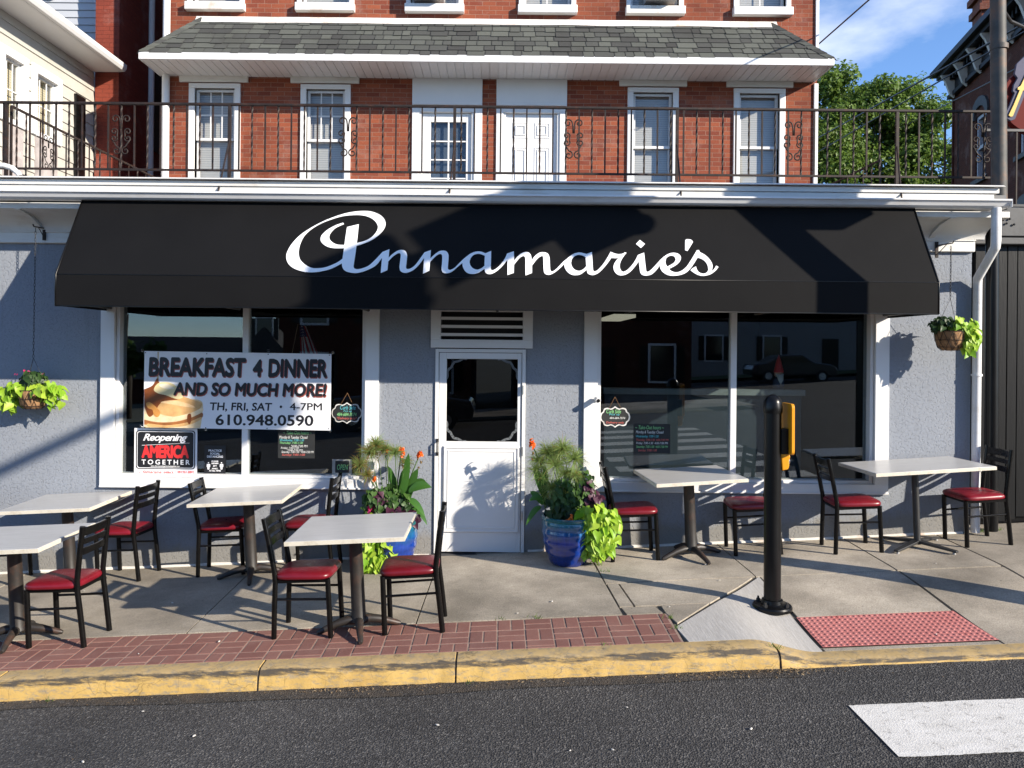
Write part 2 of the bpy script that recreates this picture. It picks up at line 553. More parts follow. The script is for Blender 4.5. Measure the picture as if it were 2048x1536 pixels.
def mk_asphalt(name, k=1., brown=0.):
    m, nt, b = new_mat(name)
    co = obco(nt)
    vo = nt.nodes.new('ShaderNodeTexVoronoi')
    vo.inputs['Scale'].default_value = 95
    nt.links.new(co, vo.inputs['Vector'])
    sp = nt.nodes.new('ShaderNodeSeparateColor')
    nt.links.new(vo.outputs['Color'], sp.inputs[0])
    c = ramp(nt, sp.outputs[0], [(0, scl((.030, .029, .0288), k)), (.5, scl((.050, .0487, .048), k)), (.88, scl((.076, .074, .072), k)), (1, scl((.14, .135, .128), k))])
    big = noise(nt, co, .8, 6, .6)
    c = mixc(nt, .8, c, ramp(nt, big, [(.3, (.74, .74, .745)), (.7, (1.26, 1.25, 1.23))]), 'MULTIPLY')
    tr = noise(nt, obco(nt, (.12, 1.1, 1)), 1.6, 5, .6)
    c = mixc(nt, .7, c, ramp(nt, tr, [(.3, (.82, .82, .82)), (.7, (1.18, 1.18, 1.17))]), 'MULTIPLY')
    oil = noise(nt, co, 1.7, 4, .5)
    c = mixc(nt, ramp(nt, oil, [(.66, (0, 0, 0)), (.78, (.5, .5, .5))]), c, (.02, .02, .02))
    if brown:
        md = noise(nt, co, 9, 6, .7)
        c = mixc(nt, ramp(nt, md, [(.4, (0, 0, 0)), (.7, (brown, brown, brown))]), c, (.085, .066, .048))
    spk = nt.nodes.new('ShaderNodeTexVoronoi')
    spk.inputs['Scale'].default_value = 16
    nt.links.new(co, spk.inputs['Vector'])
    c = mixc(nt, ramp(nt, spk.outputs['Distance'], [(.05, (.55, .55, .55)), (.12, (0, 0, 0))]), c, (.17, .16, .14))
    nt.links.new(c, b.inputs['Base Color'])
    b.inputs['Roughness'].default_value = .82
    b.inputs['Specular IOR Level'].default_value = .3
    bump(nt, b, vo.outputs['Distance'], .85, .008)
    return m
ASPHALT = mk_asphalt('asphalt')
ASPHALT_OLD = mk_asphalt('old_asphalt_edge', .75, .7)
def mk_curbpaint(scuff=True):
    m, nt, b = new_mat('worn_yellow_kerb_paint')
    co = obco(nt)
    f = noise(nt, co, 3, 6)
    c = ramp(nt, f, [(.3, (.40, .255, .075)), (.7, (.52, .345, .105))])
    geo = nt.nodes.new('ShaderNodeNewGeometry')
    sx = nt.nodes.new('ShaderNodeSeparateXYZ')
    nt.links.new(geo.outputs['True Normal'], sx.inputs[0])
    # the tread is rubbed down to tan, chips show the concrete
    up = ramp(nt, sx.outputs['Z'], [(.55, (0, 0, 0)), (.9, (.75, .75, .75))])
    c = mixc(nt, up, c, (.37, .27, .135))
    chip = noise(nt, obco(nt, (1, 1, 3)), 13, 10, .78)
    c = mixc(nt, ramp(nt, chip, [(.49, (0, 0, 0)), (.62, (.85, .85, .85))]), c, (.23, .195, .14))
    dark = noise(nt, obco(nt, (1, 1, 2.5), (3, 0, 0)), 6, 10, .78)
    c = mixc(nt, ramp(nt, dark, [(.57, (0, 0, 0)), (.68, (.85, .85, .85))]), c, (.045, .04, .034))
    crack = nt.nodes.new('ShaderNodeTexVoronoi')
    crack.feature = 'DISTANCE_TO_EDGE'
    crack.inputs['Scale'].default_value = 5
    dn = N(nt, 'TexNoise', Scale=6.)
    nt.links.new(co, dn.inputs['Vector'])
    nt.links.new(mixc(nt, .1, co, dn.outputs['Color']), crack.inputs['Vector'])
    c = mixc(nt, ramp(nt, crack.outputs['Distance'], [(.0, (.6, .6, .6)), (.008, (0, 0, 0))]), c, (.07, .05, .025))
    if scuff:
        at = nt.nodes.new('ShaderNodeAttribute')
        at.attribute_name = 'scuff'
        sn = noise(nt, obco(nt, (.8, 3, 6)), 5.5, 10, .75)
        mul = N(nt, 'Math', operation='MULTIPLY')
        nt.links.new(at.outputs['Fac'], mul.inputs[0])
        nt.links.new(sn, mul.inputs[1])
        c = mixc(nt, ramp(nt, mul.outputs[0], [(.38, (0, 0, 0)), (.54, (.92, .92, .92))]), c, (.03, .028, .027))
    nt.links.new(c, b.inputs['Base Color'])
    b.inputs['Roughness'].default_value = .75
    bump(nt, b, noise(nt, co, 30, 6), .5, .006)
    return m
CURBPAINT = mk_curbpaint()
def mk_roadpaint():
    m, nt, b = new_mat('white_road_paint')
    co = obco(nt)
    f = noise(nt, obco(nt, (1.5, 5, 1)), 3, 8, .7)
    c = ramp(nt, f, [(.3, (.56, .545, .50)), (.7, (.70, .685, .64))])
    w = noise(nt, co, 22, 8, .75)
    c = mixc(nt, ramp(nt, w, [(.55, (0, 0, 0)), (.66, (.75, .75, .75))]), c, (.20, .19, .175))
    nt.links.new(c, b.inputs['Base Color'])
    b.inputs['Roughness'].default_value = .8
    vo = nt.nodes.new('ShaderNodeTexVoronoi')
    vo.inputs['Scale'].default_value = 105
    nt.links.new(co, vo.inputs['Vector'])
    bump(nt, b, vo.outputs['Distance'], .25, .006)
    return m
ROADPAINT = mk_roadpaint()
def mk_tactile():
    m, nt, b = new_mat('red_tactile_paving')
    co = obco(nt)
    f = noise(nt, co, 2.2, 6, .6)
    c = ramp(nt, f, [(.35, (.40, .135, .122)), (.60, (.44, .165, .15)), (.76, (.35, .05, .038))])
    fine = noise(nt, co, 25, 6, .7)
    c = mixc(nt, .4, c, ramp(nt, fine, [(.2, (.7, .7, .7)), (.8, (1.3, 1.3, 1.3))]), 'MULTIPLY')
    nt.links.new(c, b.inputs['Base Color'])
    b.inputs['Roughness'].default_value = .7
    return m
TACTILE = mk_tactile()
def mk_glass(name, tint, refl):
    m = bpy.data.materials.new(name)
    m.use_nodes = True
    nt = m.node_tree
    nt.nodes.clear()
    out = nt.nodes.new('ShaderNodeOutputMaterial')
    tr = N(nt, 'BsdfTransparent'); tr.inputs[0].default_value = (*tint, 1)
    gl = N(nt, 'BsdfGlossy'); gl.inputs['Roughness'].default_value = .0
    gl.inputs['Color'].default_value = (.92, .96, 1, 1)
    lw = N(nt, 'LayerWeight', Blend=.5)
    pw = N(nt, 'Math', operation='POWER')
    pw.inputs[1].default_value = 4
    nt.links.new(lw.outputs['Facing'], pw.inputs[0])
    ma = N(nt, 'Math', operation='MULTIPLY_ADD')
    ma.inputs[1].default_value = .7
    ma.inputs[2].default_value = refl
    nt.links.new(pw.outputs[0], ma.inputs[0])
    mx = nt.nodes.new('ShaderNodeMixShader')
    nt.links.new(ma.outputs[0], mx.inputs[0])
    nt.links.new(tr.outputs[0], mx.inputs[1])
    nt.links.new(gl.outputs[0], mx.inputs[2])
    nt.links.new(mx.outputs[0], out.inputs[0])
    return m
SHOPGLASS = mk_glass('shop_glass', (.80, .84, .84), .075)
HOUSEGLASS = mk_glass('house_glass', (.94, .95, .95), .03)
def mk_blind(name, c):
    m, nt, b = new_mat(name)
    co = obco(nt)
    w = nt.nodes.new('ShaderNodeTexWave')
    w.bands_direction = 'Z'
    w.inputs['Scale'].default_value = 9
    w.inputs['Distortion'].default_value = .3
    nt.links.new(co, w.inputs['Vector'])
    nt.links.new(ramp(nt, w.outputs['Fac'], [(.1, scl(c, .72)), (.7, c)]), b.inputs['Base Color'])
    b.inputs['Roughness'].default_value = .6
    return m
BLIND = mk_blind('window_blind', (.44, .43, .41))
BLINDY = mk_blind('yellowed_blind', (.55, .48, .33))
def mk_leaf(name, ca, cb, trans=.35, rough=.45):
    m, nt, b = new_mat(name)
    g = nt.nodes.new('ShaderNodeNewGeometry')
    c = ramp(nt, g.outputs['Random Per Island'], [(0, ca), (1, cb)])
    nt.links.new(c, b.inputs['Base Color'])
    b.inputs['Roughness'].default_value = rough
    b.inputs['Specular IOR Level'].default_value = .35
    tl = nt.nodes.new('ShaderNodeBsdfTranslucent')
    nt.links.new(c, tl.inputs[0])
    mx = nt.nodes.new('ShaderNodeMixShader')
    mx.inputs[0].default_value = trans
    nt.links.new(b.outputs[0], mx.inputs[1])
    nt.links.new(tl.outputs[0], mx.inputs[2])
    nt.links.new(mx.outputs[0], nt.nodes['Material Output'].inputs[0])
    return m
LIME = mk_leaf('lime_vine_leaf', (.17, .36, .016), (.42, .57, .06))
GREEN = mk_leaf('mid_green_leaf', (.035, .085, .018), (.075, .15, .03))
CANNAG = mk_leaf('canna_leaf', (.04, .12, .022), (.07, .18, .03), .3, .35)
DARKG = mk_leaf('dark_green_leaf', (.018, .045, .014), (.04, .085, .02))
PURPLE = mk_leaf('purple_leaf', (.030, .008, .018), (.075, .018, .042), .2)
PAPY = mk_leaf('fine_grass_strand', (.17, .25, .07), (.30, .40, .12), .45)
PAPYDRY = mk_leaf('dry_grass_strand', (.24, .15, .045), (.33, .22, .07), .4)
ORANGE = mk_leaf('orange_petal', (.75, .10, .008), (.85, .22, .03), .3)
PINK = mk_leaf('pink_petal', (.45, .012, .10), (.6, .05, .18), .3)
TREELEAF = mk_leaf('sunlit_tree_leaf', (.078, .145, .022), (.165, .245, .048), .45)
TREELEAF2 = mk_leaf('deep_tree_leaf', (.05, .10, .02), (.11, .18, .04), .45)
BARK = basic('bark', (.07, .055, .042), .9, .3, 9, (30, .6, .02))
COIR = basic('coconut_fibre', (.27, .15, .07), .95, .35, 22, (70, .9, .008))
SOIL = basic('potting_soil', (.03, .022, .016), .95, .4, 30, (60, .6))
def mk_glaze():
    m, nt, b = new_mat('blue_glaze')
    tc = nt.nodes.new('ShaderNodeTexCoord')
    sx = nt.nodes.new('ShaderNodeSeparateXYZ')
    nt.links.new(tc.outputs['Object'], sx.inputs[0])
    nz = noise(nt, tc.outputs['Object'], 9, 5, .6)
    ma = N(nt, 'Math', operation='MULTIPLY_ADD')
    ma.inputs[1].default_value = .12
    nt.links.new(nz, ma.inputs[0])
    nt.links.new(sx.outputs['Z'], ma.inputs[2])
    c = ramp(nt, ma.outputs[0], [(0, (.004, .015, .11)), (.30, (.007, .034, .22)), (.42, (.010, .085, .19)), (.49, (.009, .12, .13)), (.55, (.014, .035, .045))])
    st = noise(nt, obco(nt, (6, 6, .6)), 7, 5, .6)
    c = mixc(nt, .45, c, ramp(nt, st, [(.25, (.5, .5, .5)), (.75, (1.7, 1.7, 1.7))]), 'MULTIPLY')
    nt.links.new(c, b.inputs['Base Color'])
    b.inputs['Roughness'].default_value = .12
    b.inputs['Coat Weight'].default_value = .6
    bump(nt, b, nz, .12, .006)
    return m
GLAZE = mk_glaze()
YELLOWPL = basic('yellow_plastic', (.66, .27, .008), .35, .06, 6)
BANNERW = basic('white_banner_vinyl', (.76, .76, .77), .38, .03, 2, (5, .25, .01))
INK = basic('black_print', (.012, .012, .014), .4, .1, 3)
INKRED = basic('dark_red_print_shadow', (.30, .07, .05), .5, .1, 3)
SIGNRED = basic('bright_red_print', (.62, .03, .03), .4, .05, 3)
BOARD = basic('chalkboard', (.012, .013, .013), .7, .4, 6)
CHALKW = basic('white_chalk', (.62, .62, .6), .9, .1, 30)
CHALKG = basic('green_chalk', (.22, .55, .22), .9, .1, 30)
CHALKT = basic('teal_chalk', (.10, .45, .50), .9, .1, 30)
CHALKR = basic('red_chalk', (.55, .12, .10), .9, .1, 30)
PANTAN = basic('pancake_tan', (.62, .36, .14), .5, .25, 9)
PANBROWN = basic('pancake_crust', (.32, .115, .03), .5, .3, 9)
PANCREAM = basic('pancake_edge', (.72, .55, .32), .5, .15, 12)
SYRUP = basic('syrup_brown', (.20, .055, .012), .3, .3, 7)
BUTTER = basic('butter', (.72, .60, .32), .4, .1, 5)
FLAGRED = basic('flag_red', (.42, .02, .03), .8, .1, 4)
FLAGBLUE = basic('flag_blue', (.02, .03, .12), .8, .1, 4)
FLAGWHITE = basic('flag_white', (.62, .60, .57), .8, .1, 4)
SKIN = basic('painted_face', (.55, .32, .22), .6, .1, 5)
GREYPL = basic('grey_plastic', (.40, .40, .39), .5, .06, 5)
RUBBER = basic('tyre_rubber', (.02, .02, .02), .8, .1, 5)
CARPAINT = basic('dark_car_paint', (.02, .025, .03), .15, .1, 2, coat=1)
ROOFDK = basic('dark_roof', (.05, .048, .048), .9, .3, 4, (20, .3))
WINDK = basic('dark_window', (.01, .012, .014), .08, .1, 2)
CHROME = basic('dull_metal', (.5, .5, .5), .35, .1, 5, metal=1)
LITTER = mk_leaf('dry_leaf_litter', (.12, .07, .03), (.34, .25, .14), .1, .8)
WEED = mk_leaf('weed_blade', (.06, .12, .02), (.14, .20, .04), .3)
OPPW = basic('opposite_siding', (.30, .30, .29), .7, .06, 2)

# ================================================================== SETTING
# ---- road: one sheet to the horizon, flush older strip and paint laid above it
def sheet(name, x0, x1, y0, y1, zf, nx, ny, mat, dz=0, **kw):
    mb = MB()
    vs = [(x0 + (x1 - x0) * i / nx, y0 + (y1 - y0) * j / ny) for j in range(ny + 1) for i in range(nx + 1)]
    mb.add([(x, y, zf(x, y) + dz) for x, y in vs], [(j * (nx + 1) + i, j * (nx + 1) + i + 1, (j + 1) * (nx + 1) + i + 1, (j + 1) * (nx + 1) + i) for j in range(ny) for i in range(nx)])
    o = mb.build(name, mat, None, smooth=True)
    return tag(o, kind='structure', **kw)
sheet('ground', -400, 400, -400, 400, lambda x, y: rz(x, y) - .25, 80, 80, basic('far_ground', (.10, .10, .07), .95, .3, .2))
sheet('road', -60, 60, -17.2, -2.56, rz, 120, 14, ASPHALT)
def edge_y(x): return -2.735 + .02 * math.sin(x * 1.7) + .012 * math.sin(x * 4.1 + 1)
mb = MB()
xs = [-12 + .1 * i for i in range(141)]
mb.add([p for x in xs for p in ((x, -2.565, rz(x, -2.6) + .005), (x, edge_y(x), rz(x, -2.7) + .005))], [(2 * i, 2 * i + 1, 2 * i + 3, 2 * i + 2) for i in range(len(xs) - 1)])
tag(mb.build('road_edge_strip', ASPHALT_OLD), kind='structure')
# zebra crossing: wide white bars stepping across the road
for k in range(8):
    mb = MB()
    ya, yb = -3.15 - k * 1.22, -3.74 - k * 1.22
    n = 220
    pts = []
    for i in range(n + 1):
        t = i / n
        x = 2.125 + 3.0 * t
        pts += [(x, ya + .006 * mnoise.noise((x * 5, ya, 0)) + .007 * mnoise.noise((x * 30, ya, 0)), rz(x, ya) + .006), (x, yb + .006 * mnoise.noise((x * 5, yb, 1)) + .007 * mnoise.noise((x * 30, yb, 0)), rz(x, yb) + .006)]
    mb.add(pts, [(2 * i, 2 * i + 1, 2 * i + 3, 2 * i + 2) for i in range(n)])
    tag(mb.build('crosswalk_stripe', ROADPAINT), kind='structure')
# ---- pavement: base sheet and separate slabs
sheet('sidewalk_base', -12, 14, -2.41, .3, lambda x, y: gz(x, y) - .014, 130, 14, JOINT)
def slab_geo(mb, poly, gap=.006, step=.11):
    cx = sum(p[0] for p in poly) / len(poly); cy = sum(p[1] for p in poly) / len(poly)
    x0 = min(p[0] for p in poly); x1 = max(p[0] for p in poly); y0 = min(p[1] for p in poly); y1 = max(p[1] for p in poly)
    bm = bmesh.new()
    nx, ny = max(2, int((x1 - x0) / step)), max(2, int((y1 - y0) / step))
    g = [[bm.verts.new((x0 + (x1 - x0) * i / nx, y0 + (y1 - y0) * j / ny, 0)) for i in range(nx + 1)] for j in range(ny + 1)]
    for j in range(ny):
        for i in range(nx):
            bm.faces.new((g[j][i], g[j][i + 1], g[j + 1][i + 1], g[j + 1][i]))
    n = len(poly)
    for i in range(n):
        a, b = Vector(poly[i]), Vector(poly[(i + 1) % n])
        e = (b - a).normalized()
        nrm = Vector((e.y, -e.x))
        if nrm.dot(Vector((cx, cy)) - a) > 0: nrm = -nrm
        p = a - nrm * gap
        bmesh.ops.bisect_plane(bm, geom=bm.verts[:] + bm.edges[:] + bm.faces[:], plane_co=(p.x, p.y, 0), plane_no=(nrm.x, nrm.y, 0), clear_outer=True)
    bnd = [e for e in bm.edges if len(e.link_faces) == 1]
    r = bmesh.ops.extrude_edge_only(bm, edges=bnd)
    low = {v for v in r['geom'] if isinstance(v, bmesh.types.BMVert)}
    bm.verts.index_update()
    dz = rnd.uniform(-.002, .002)
    mb.add([(v.co.x, v.co.y, gz(v.co.x, v.co.y) + dz - (.012 if v in low else 0)) for v in bm.verts], [tuple(v.index for v in f.verts) for f in bm.faces])
    bm.free()
mb = MB()
for poly in [
    [(-12, -1.83), (-9.4, -1.83), (-9.4, .05), (-12, .05)], [(-9.4, -1.83), (-7.05, -1.83), (-7.05, .05), (-9.4, .05)],
    [(-7.05, -1.83), (-4.75, -1.83), (-4.75, .05), (-7.05, .05)],
    [(-4.75, -1.83), (-2.41, -1.83), (-2.41, .05), (-4.75, .05)], [(-2.41, -1.83), (-.63, -1.83), (-.58, .05), (-2.41, .05)],
    [(-.63, -1.83), (.975, -1.83), (.885, .05), (-.58, .05)],
    [(.94, -1.08), (2.26, -1.05), (2.21, .05), (.90, .05)],
    [(.945, -1.09), (1.05, -1.09), (1.09, -1.66), (.97, -1.66)], [(1.055, -1.09), (2.24, -1.06), (1.70, -1.655), (1.095, -1.655)], [(1.265, -1.66), (1.695, -1.66), (1.305, -2.10), (1.30, -1.84)],
    [(.98, -1.67), (1.25, -1.67), (1.29, -1.83), (1.0, -1.83)],
    [(2.26, -1.05), (3.50, -1.05), (3.49, .05), (2.21, .05)], [(2.29, -1.06), (3.50, -1.06), (3.52, -1.84), (2.32, -1.84)],
    [(3.50, -1.05), (4.42, -1.05), (4.42, .3), (3.49, .3)], [(3.51, -1.06), (4.42, -1.06), (4.42, -2.40), (3.56, -2.40)],
    [(2.30, -2.345), (3.55, -2.345), (3.555, -2.40), (2.30, -2.40)],
    [(4.43, -2.40), (5.8, -2.40), (5.8, .3), (4.43, .3)], [(5.81, -2.40), (8.0, -2.40), (8.0, .3), (5.81, .3)], [(8.01, -2.40), (14, -2.40), (14, .3), (8.01, .3)]]:
    slab_geo(mb, poly)
tag(mb.build('sidewalk', CONCRETE, smooth=40), kind='structure')
mb = MB()
slab_geo(mb, [(2.29, -1.05), (1.31, -2.12), (1.34, -2.40), (2.29, -2.40)], .006)
tag(mb.build('ramp_flare', NEWCONC, smooth=40), kind='structure')
# paver band in basket weave
sheet('paver_bed', -12, 1.31, -2.40, -1.84, lambda x, y: gz(x, y) - .0035, 90, 6, PAVERJOINT)
mb = MB()
cell, gp = .206, .0045
def paver(x0, x1, y0, y1):
    y0, y1, x1 = max(y0, -2.398), min(y1, -1.842), min(x1, 1.30)
    if x1 - x0 < .02 or y1 - y0 < .015: return
    x0 += gp; x1 -= gp; y0 += gp; y1 -= gp
    b, dz = .004, rnd.uniform(-.0012, .0012)
    q = lambda x, y, d: (x, y, gz(x, y) + d + dz)
    vs = [q(x0, y0, -.008), q(x1, y0, -.008), q(x1, y1, -.008), q(x0, y1, -.008), q(x0 + b, y0 + b, 0), q(x1 - b, y0 + b, 0), q(x1 - b, y1 - b, 0), q(x0 + b, y1 - b, 0)]
    mb.add(vs, [(0, 1, 5, 4), (1, 2, 6, 5), (2, 3, 7, 6), (3, 0, 4, 7), (4, 5, 6, 7)])
i0 = int(-12 / cell) - 1
for i in range(i0, int(1.31 / cell) + 1):
    for j in range(3):
        xa, ya = i * cell, -1.842 - (j + 1) * cell
        if (i + j) % 2:
            paver(xa, xa + cell, ya, ya + cell / 2); paver(xa, xa + cell, ya + cell / 2, ya + cell)
        else:
            paver(xa, xa + cell / 2, ya, ya + cell); paver(xa + cell / 2, xa + cell, ya, ya + cell)
tag(mb.build('brick_paving', PAVER), kind='structure')
# tactile mat with truncated domes
mb = MB()
mat = [(2.31, -1.85), (3.52, -1.85), (3.56, -2.34), (2.31, -2.34)]
nx, ny = 30, 8
def matp(i, j, d=0):
    t, s_ = i / nx, j / ny
    x = (mat[0][0] * (1 - t) + mat[1][0] * t) * (1 - s_) + (mat[3][0] * (1 - t) + mat[2][0] * t) * s_
    y = mat[0][1] + (mat[3][1] - mat[0][1]) * s_
    return (x, y, gz(x, y) + .003 + d)
mb.add([matp(i, j) for j in range(ny + 1) for i in range(nx + 1)], [(j * (nx + 1) + i, (j + 1) * (nx + 1) + i, (j + 1) * (nx + 1) + i + 1, j * (nx + 1) + i + 1) for j in range(ny) for i in range(nx)])
for i in range(29):
    for j in range(11):
        p = Vector(matp((i + .55) * nx / 29.1, (j + .5) * ny / 11))
        mb.lathe([(.0140, 0), (.0125, .0028), (.0085, .0046), (.004, .005)], 8, Matrix.Translation(p))
tag(mb.build('tactile_paving', TACTILE, smooth=50), kind='structure')
# kerb
mb = MB()
joints = [-9.1, -7.2, -5.2, -3.42, -1.62, -.28, 1.92, 3.9, 6.2, 9]
xs = sorted([-12 + .03 * i for i in range(868) if all(abs(-12 + .03 * i - j) > .012 for j in joints)] + [j + d for j in joints for d in (-.009, -.004, .004, .009)])
rows, sc_ = [], []
for x in xs:
    top = gz(x, -2.41)
    zr = rz(x, -2.6) - .01
    wob = .006 * mnoise.noise((x * 2.2, 0, 3)) + .005 * mnoise.noise((x * 9, 1, 3)) + .005 * max(0, mnoise.noise((x * 22, 4, 3)) - .15)
    g = .010 if any(abs(x - j) < .006 for j in joints) else 0
    rows.append([(x, -2.405 + g, top - .03), (x, -2.405, top + .001 - g), (x, -2.46, top + .002 + wob - g), (x, -2.535 + wob, top - .001 + wob - g), (x, -2.560 + wob + g, top - .012 + wob - g), (x, -2.572 + wob + g, top - .036), (x, -2.584 + wob + g, (top + zr) / 2), (x, -2.592 + wob * 2 + g, zr)])
    sc_.append([0, 0, .15, .70, 1.1, 1.0, .35, .75] if not g else [1.3] * 8)
k = 8
mb.add([p for r in rows for p in r], [(i * k + j, i * k + j + 1, (i + 1) * k + j + 1, (i + 1) * k + j) for i in range(len(rows) - 1) for j in range(k - 1)])
o = mb.build('curb', CURBPAINT, smooth=50)
at = o.data.attributes.new('scuff', 'FLOAT', 'POINT')
vals = [s_ for r in sc_ for s_ in r]
at.data.foreach_set('value', vals + [0] * (len(o.data.vertices) - len(vals)))
tag(o, kind='structure')
# litter along the kerb foot
mb = MB()
def litter(x, y, z, s):
    a = rnd.uniform(0, 6.3)
    M = Matrix.Translation((x, y, z)) @ Euler((rnd.uniform(-.5, .5), rnd.uniform(-.5, .5), a)).to_matrix().to_4x4()
    mb.add([(-s, 0, 0), (0, -s * .35, .15 * s), (s, 0, 0), (0, s * .35, .15 * s)], [(0, 1, 2, 3)], M)
for _ in range(800):
    c = rnd.choice([-4.4, -3.9, -2.9, -1.0, -.95, .2, 1.45, 1.75, 1.9, 2.1, 1.6, 1.8])
    x = rnd.gauss(c, .3)
    y = -2.605 - abs(rnd.gauss(0, .05))
    litter(x, y, rz(x, y) + .012, rnd.uniform(.004, .013))
for _ in range(90):
    x, y = rnd.uniform(-6, 6), rnd.uniform(-5.5, -2.6)
    litter(x, y, rz(x, y) + .008, rnd.uniform(.003, .011))
for _ in range(45):
    x, y = rnd.uniform(-5, 5), rnd.uniform(-2.4, -.05)
    litter(x, y, gz(x, y) + .006, rnd.uniform(.003, .009))
tag(mb.build('leaf_litter', LITTER), 'dry brown leaf bits gathered along the foot of the yellow kerb', 'litter', kind='stuff')
mb = MB()
for _ in range(46):
    x, y = rnd.uniform(-5.2, 5), rnd.uniform(-5.2, -.1)
    if -2.62 < y < -2.38: continue
    z = gz(x, y) if y > -2.5 else rz(x, y)
    s_ = rnd.uniform(.004, .010)
    mb.lathe([(s_ * .3, 0), (s_, s_ * .3), (s_ * .8, s_ * .7), (s_ * .2, s_ * .9)], 7, Matrix.Translation((x, y, z + .004)) @ Matrix.Rotation(rnd.uniform(0, 3), 4, 'Z') @ Matrix.Diagonal((1.6, .8, 1, 1)))
tag(mb.build('paper_scraps', basic('pale_grit', (.5, .48, .44), .9)), 'small pale pebbles and scraps scattered on the road and pavement', 'litter', kind='stuff')
mb = MB()
for (x, y, n) in [(-.18, -2.60, 14), (-3.0, -2.61, 9), (1.93, -2.5, 14), (.95, -.55, 16), (.97, -.75, 10), (1.31, -1.95, 14), (1.32, -2.15, 12), (.3, -1.83, 16), (.05, -1.83, 8), (1.88, -2.56, 8), (.75, -2.40, 8), (4.9, .0, 20), (5.1, .05, 20)]:
    z = gz(x, y) if y > -2.56 else rz(x, y)
    for _ in range(n):
        px, py = x + rnd.gauss(0, .025), y + rnd.gauss(0, .015)
        a, h = rnd.uniform(0, 6.3), rnd.uniform(.012, .045)
        dx, dy = math.cos(a) * h * .7, math.sin(a) * h * .7
        mb.add([(px - .003, py, z), (px + .003, py, z), (px + dx, py + dy, z + h)], [(0, 1, 2)])
tag(mb.build('weeds', WEED), 'small green weeds growing in the pavement joints', 'weeds', kind='stuff')

# ================================================================== CAFE BUILDING (ground floor)
WL, WRX, SILL = -7.0, 4.77, .665
def wall_open(mb, x0, x1, z0, z1, y0, y1, openings, zf=None):
    xsx = sorted({x0, x1, *[v for o in openings for v in o[:2] if x0 < v < x1]})
    zsz = sorted({z0, z1, *[v for o in openings for v in o[2:] if z0 < v < z1]})
    for a, b in zip(xsx, xsx[1:]):
        run = None
        for c, d in zip(zsz, zsz[1:]):
            inside = any(o[0] <= (a + b) / 2 <= o[1] and o[2] <= (c + d) / 2 <= o[3] for o in openings)
            if not inside: run = (run[0], d) if run else (c, d)
            if inside or d == zsz[-1]:
                if run: mb.box(a, b, y0, y1, *run)
                run = None
cafe = thing('cafe_building', 'single storey grey blue stucco cafe front with white cornice and flat roof', 'building', (0, 0, 0))
LWIN = (-3.90, -1.35, .74, 2.75)
RWIN = (.98, 3.80, .74, 2.75)
DOOR = (-.655, .265, -.02, 2.085)
VENT = (-.60, .23, 2.17, 2.50)
mb = MB()
wall_open(mb, WL, WRX, -.6, 3.25, 0, .25, [LWIN, RWIN, DOOR, VENT])
mb.box(WRX - .25, WRX, .25, 4.1, -.6, 3.25)
mb.box(WL, WL + .25, .25, 4.1, -.6, 3.25)
mb.build('wall', STUCCO, cafe)
mb = MB()   # thin skirting of old white paint at the wall foot
mb.prism([(0, 0)], 0, 0) if False else None
for a, b in [(-6.9, -.70), (.30, 4.70)]:
    n = 60
    pts = []
    for i in range(n + 1):
        x = a + (b - a) * i / n
        z = gz(x, 0)
        pts += [(x, -.012, z - .02), (x, -.012, z + .014 + .008 * mnoise.noise((x * 4, 0, 0))), (x, .002, z + .022 + .008 * mnoise.noise((x * 4, 0, 0)))]
    mb.add(pts, [(3 * i + j, 3 * i + 3 + j, 3 * i + 4 + j, 3 * i + 1 + j) for i in range(n) for j in (0, 1)])
mb.build('base_skirt', WHITE_STAIN, cafe)
# roof deck
mb = MB()
mb.box(WL, 4.85, -.40, 4.19, 3.50, 3.60)
mb.build('roof_deck', basic('roof_membrane', (.2, .2, .2), .9), cafe)
# cornice: fascia boards, frieze band, cove and corner block
mb = MB()
xs0, xs1 = WL, 4.83
mb.prism([(-.47, 3.603), (-.47, 3.652), (-.44, 3.656), (-.38, 3.656), (-.38, 3.603)], xs0, 4.74)
mb.prism([(-.49, 3.664), (-.51, 3.655), (-.515, 3.664), (-.49, 3.676), (-.1, 3.715), (-.1, 3.70)], xs0, 4.77)
mb.prism([(-.455, 3.515), (-.455, 3.600), (-.38, 3.600), (-.38, 3.515)], xs0, 4.70)
mb.build('roof_fascia', WHITE_OLD, cafe, bevel=.004)
mb = MB()
cove = [(-.045, 3.215)] + [(-.06 - .36 * (1 - math.cos(t * math.pi / 16)), 3.225 + .15 * math.sin(t * math.pi / 16)) for t in range(9)] + [(-.44, 3.38), (-.44, 3.435), (-.02, 3.435), (-.02, 3.215)]
mb.prism(cove, xs0, 4.86)
mb.prism([(-.02, 3.10), (-.045, 3.105), (-.045, 3.205), (-.06, 3.21), (-.06, 3.222), (.01, 3.222), (.01, 3.10)], xs0, 4.775)
mb.build('cornice', WHITE_OLD, cafe, smooth=30)
for x in (-4.66, 4.30):
    mb = MB()
    mb.prism([(-.06, 3.23), (-.12, 3.27), (-.25, 3.33), (-.43, 3.37), (-.43, 3.40), (-.06, 3.40)], x, x + .05)
    mb.build('cornice_bracket', WHITE_OLD, cafe)
gt = MB()
gt.prism([(-.47, 3.445), (-.56, 3.445), (-.585, 3.462), (-.60, 3.485), (-.615, 3.502), (-.625, 3.504), (-.625, 3.520), (-.605, 3.522), (-.595, 3.506), (-.575, 3.465), (-.555, 3.453), (-.47, 3.453)], xs0, 4.76)
gt.box(4.76, 4.766, -.625, -.46, 3.445, 3.522)
for i in range(12):
    x = -6.3 + i * .98
    gt.box(x, x + .012, -.6, -.47, 3.520, 3.527)
gut = gt.build('gutter', GUTTER, cafe, bevel=.003)
ds = MB()
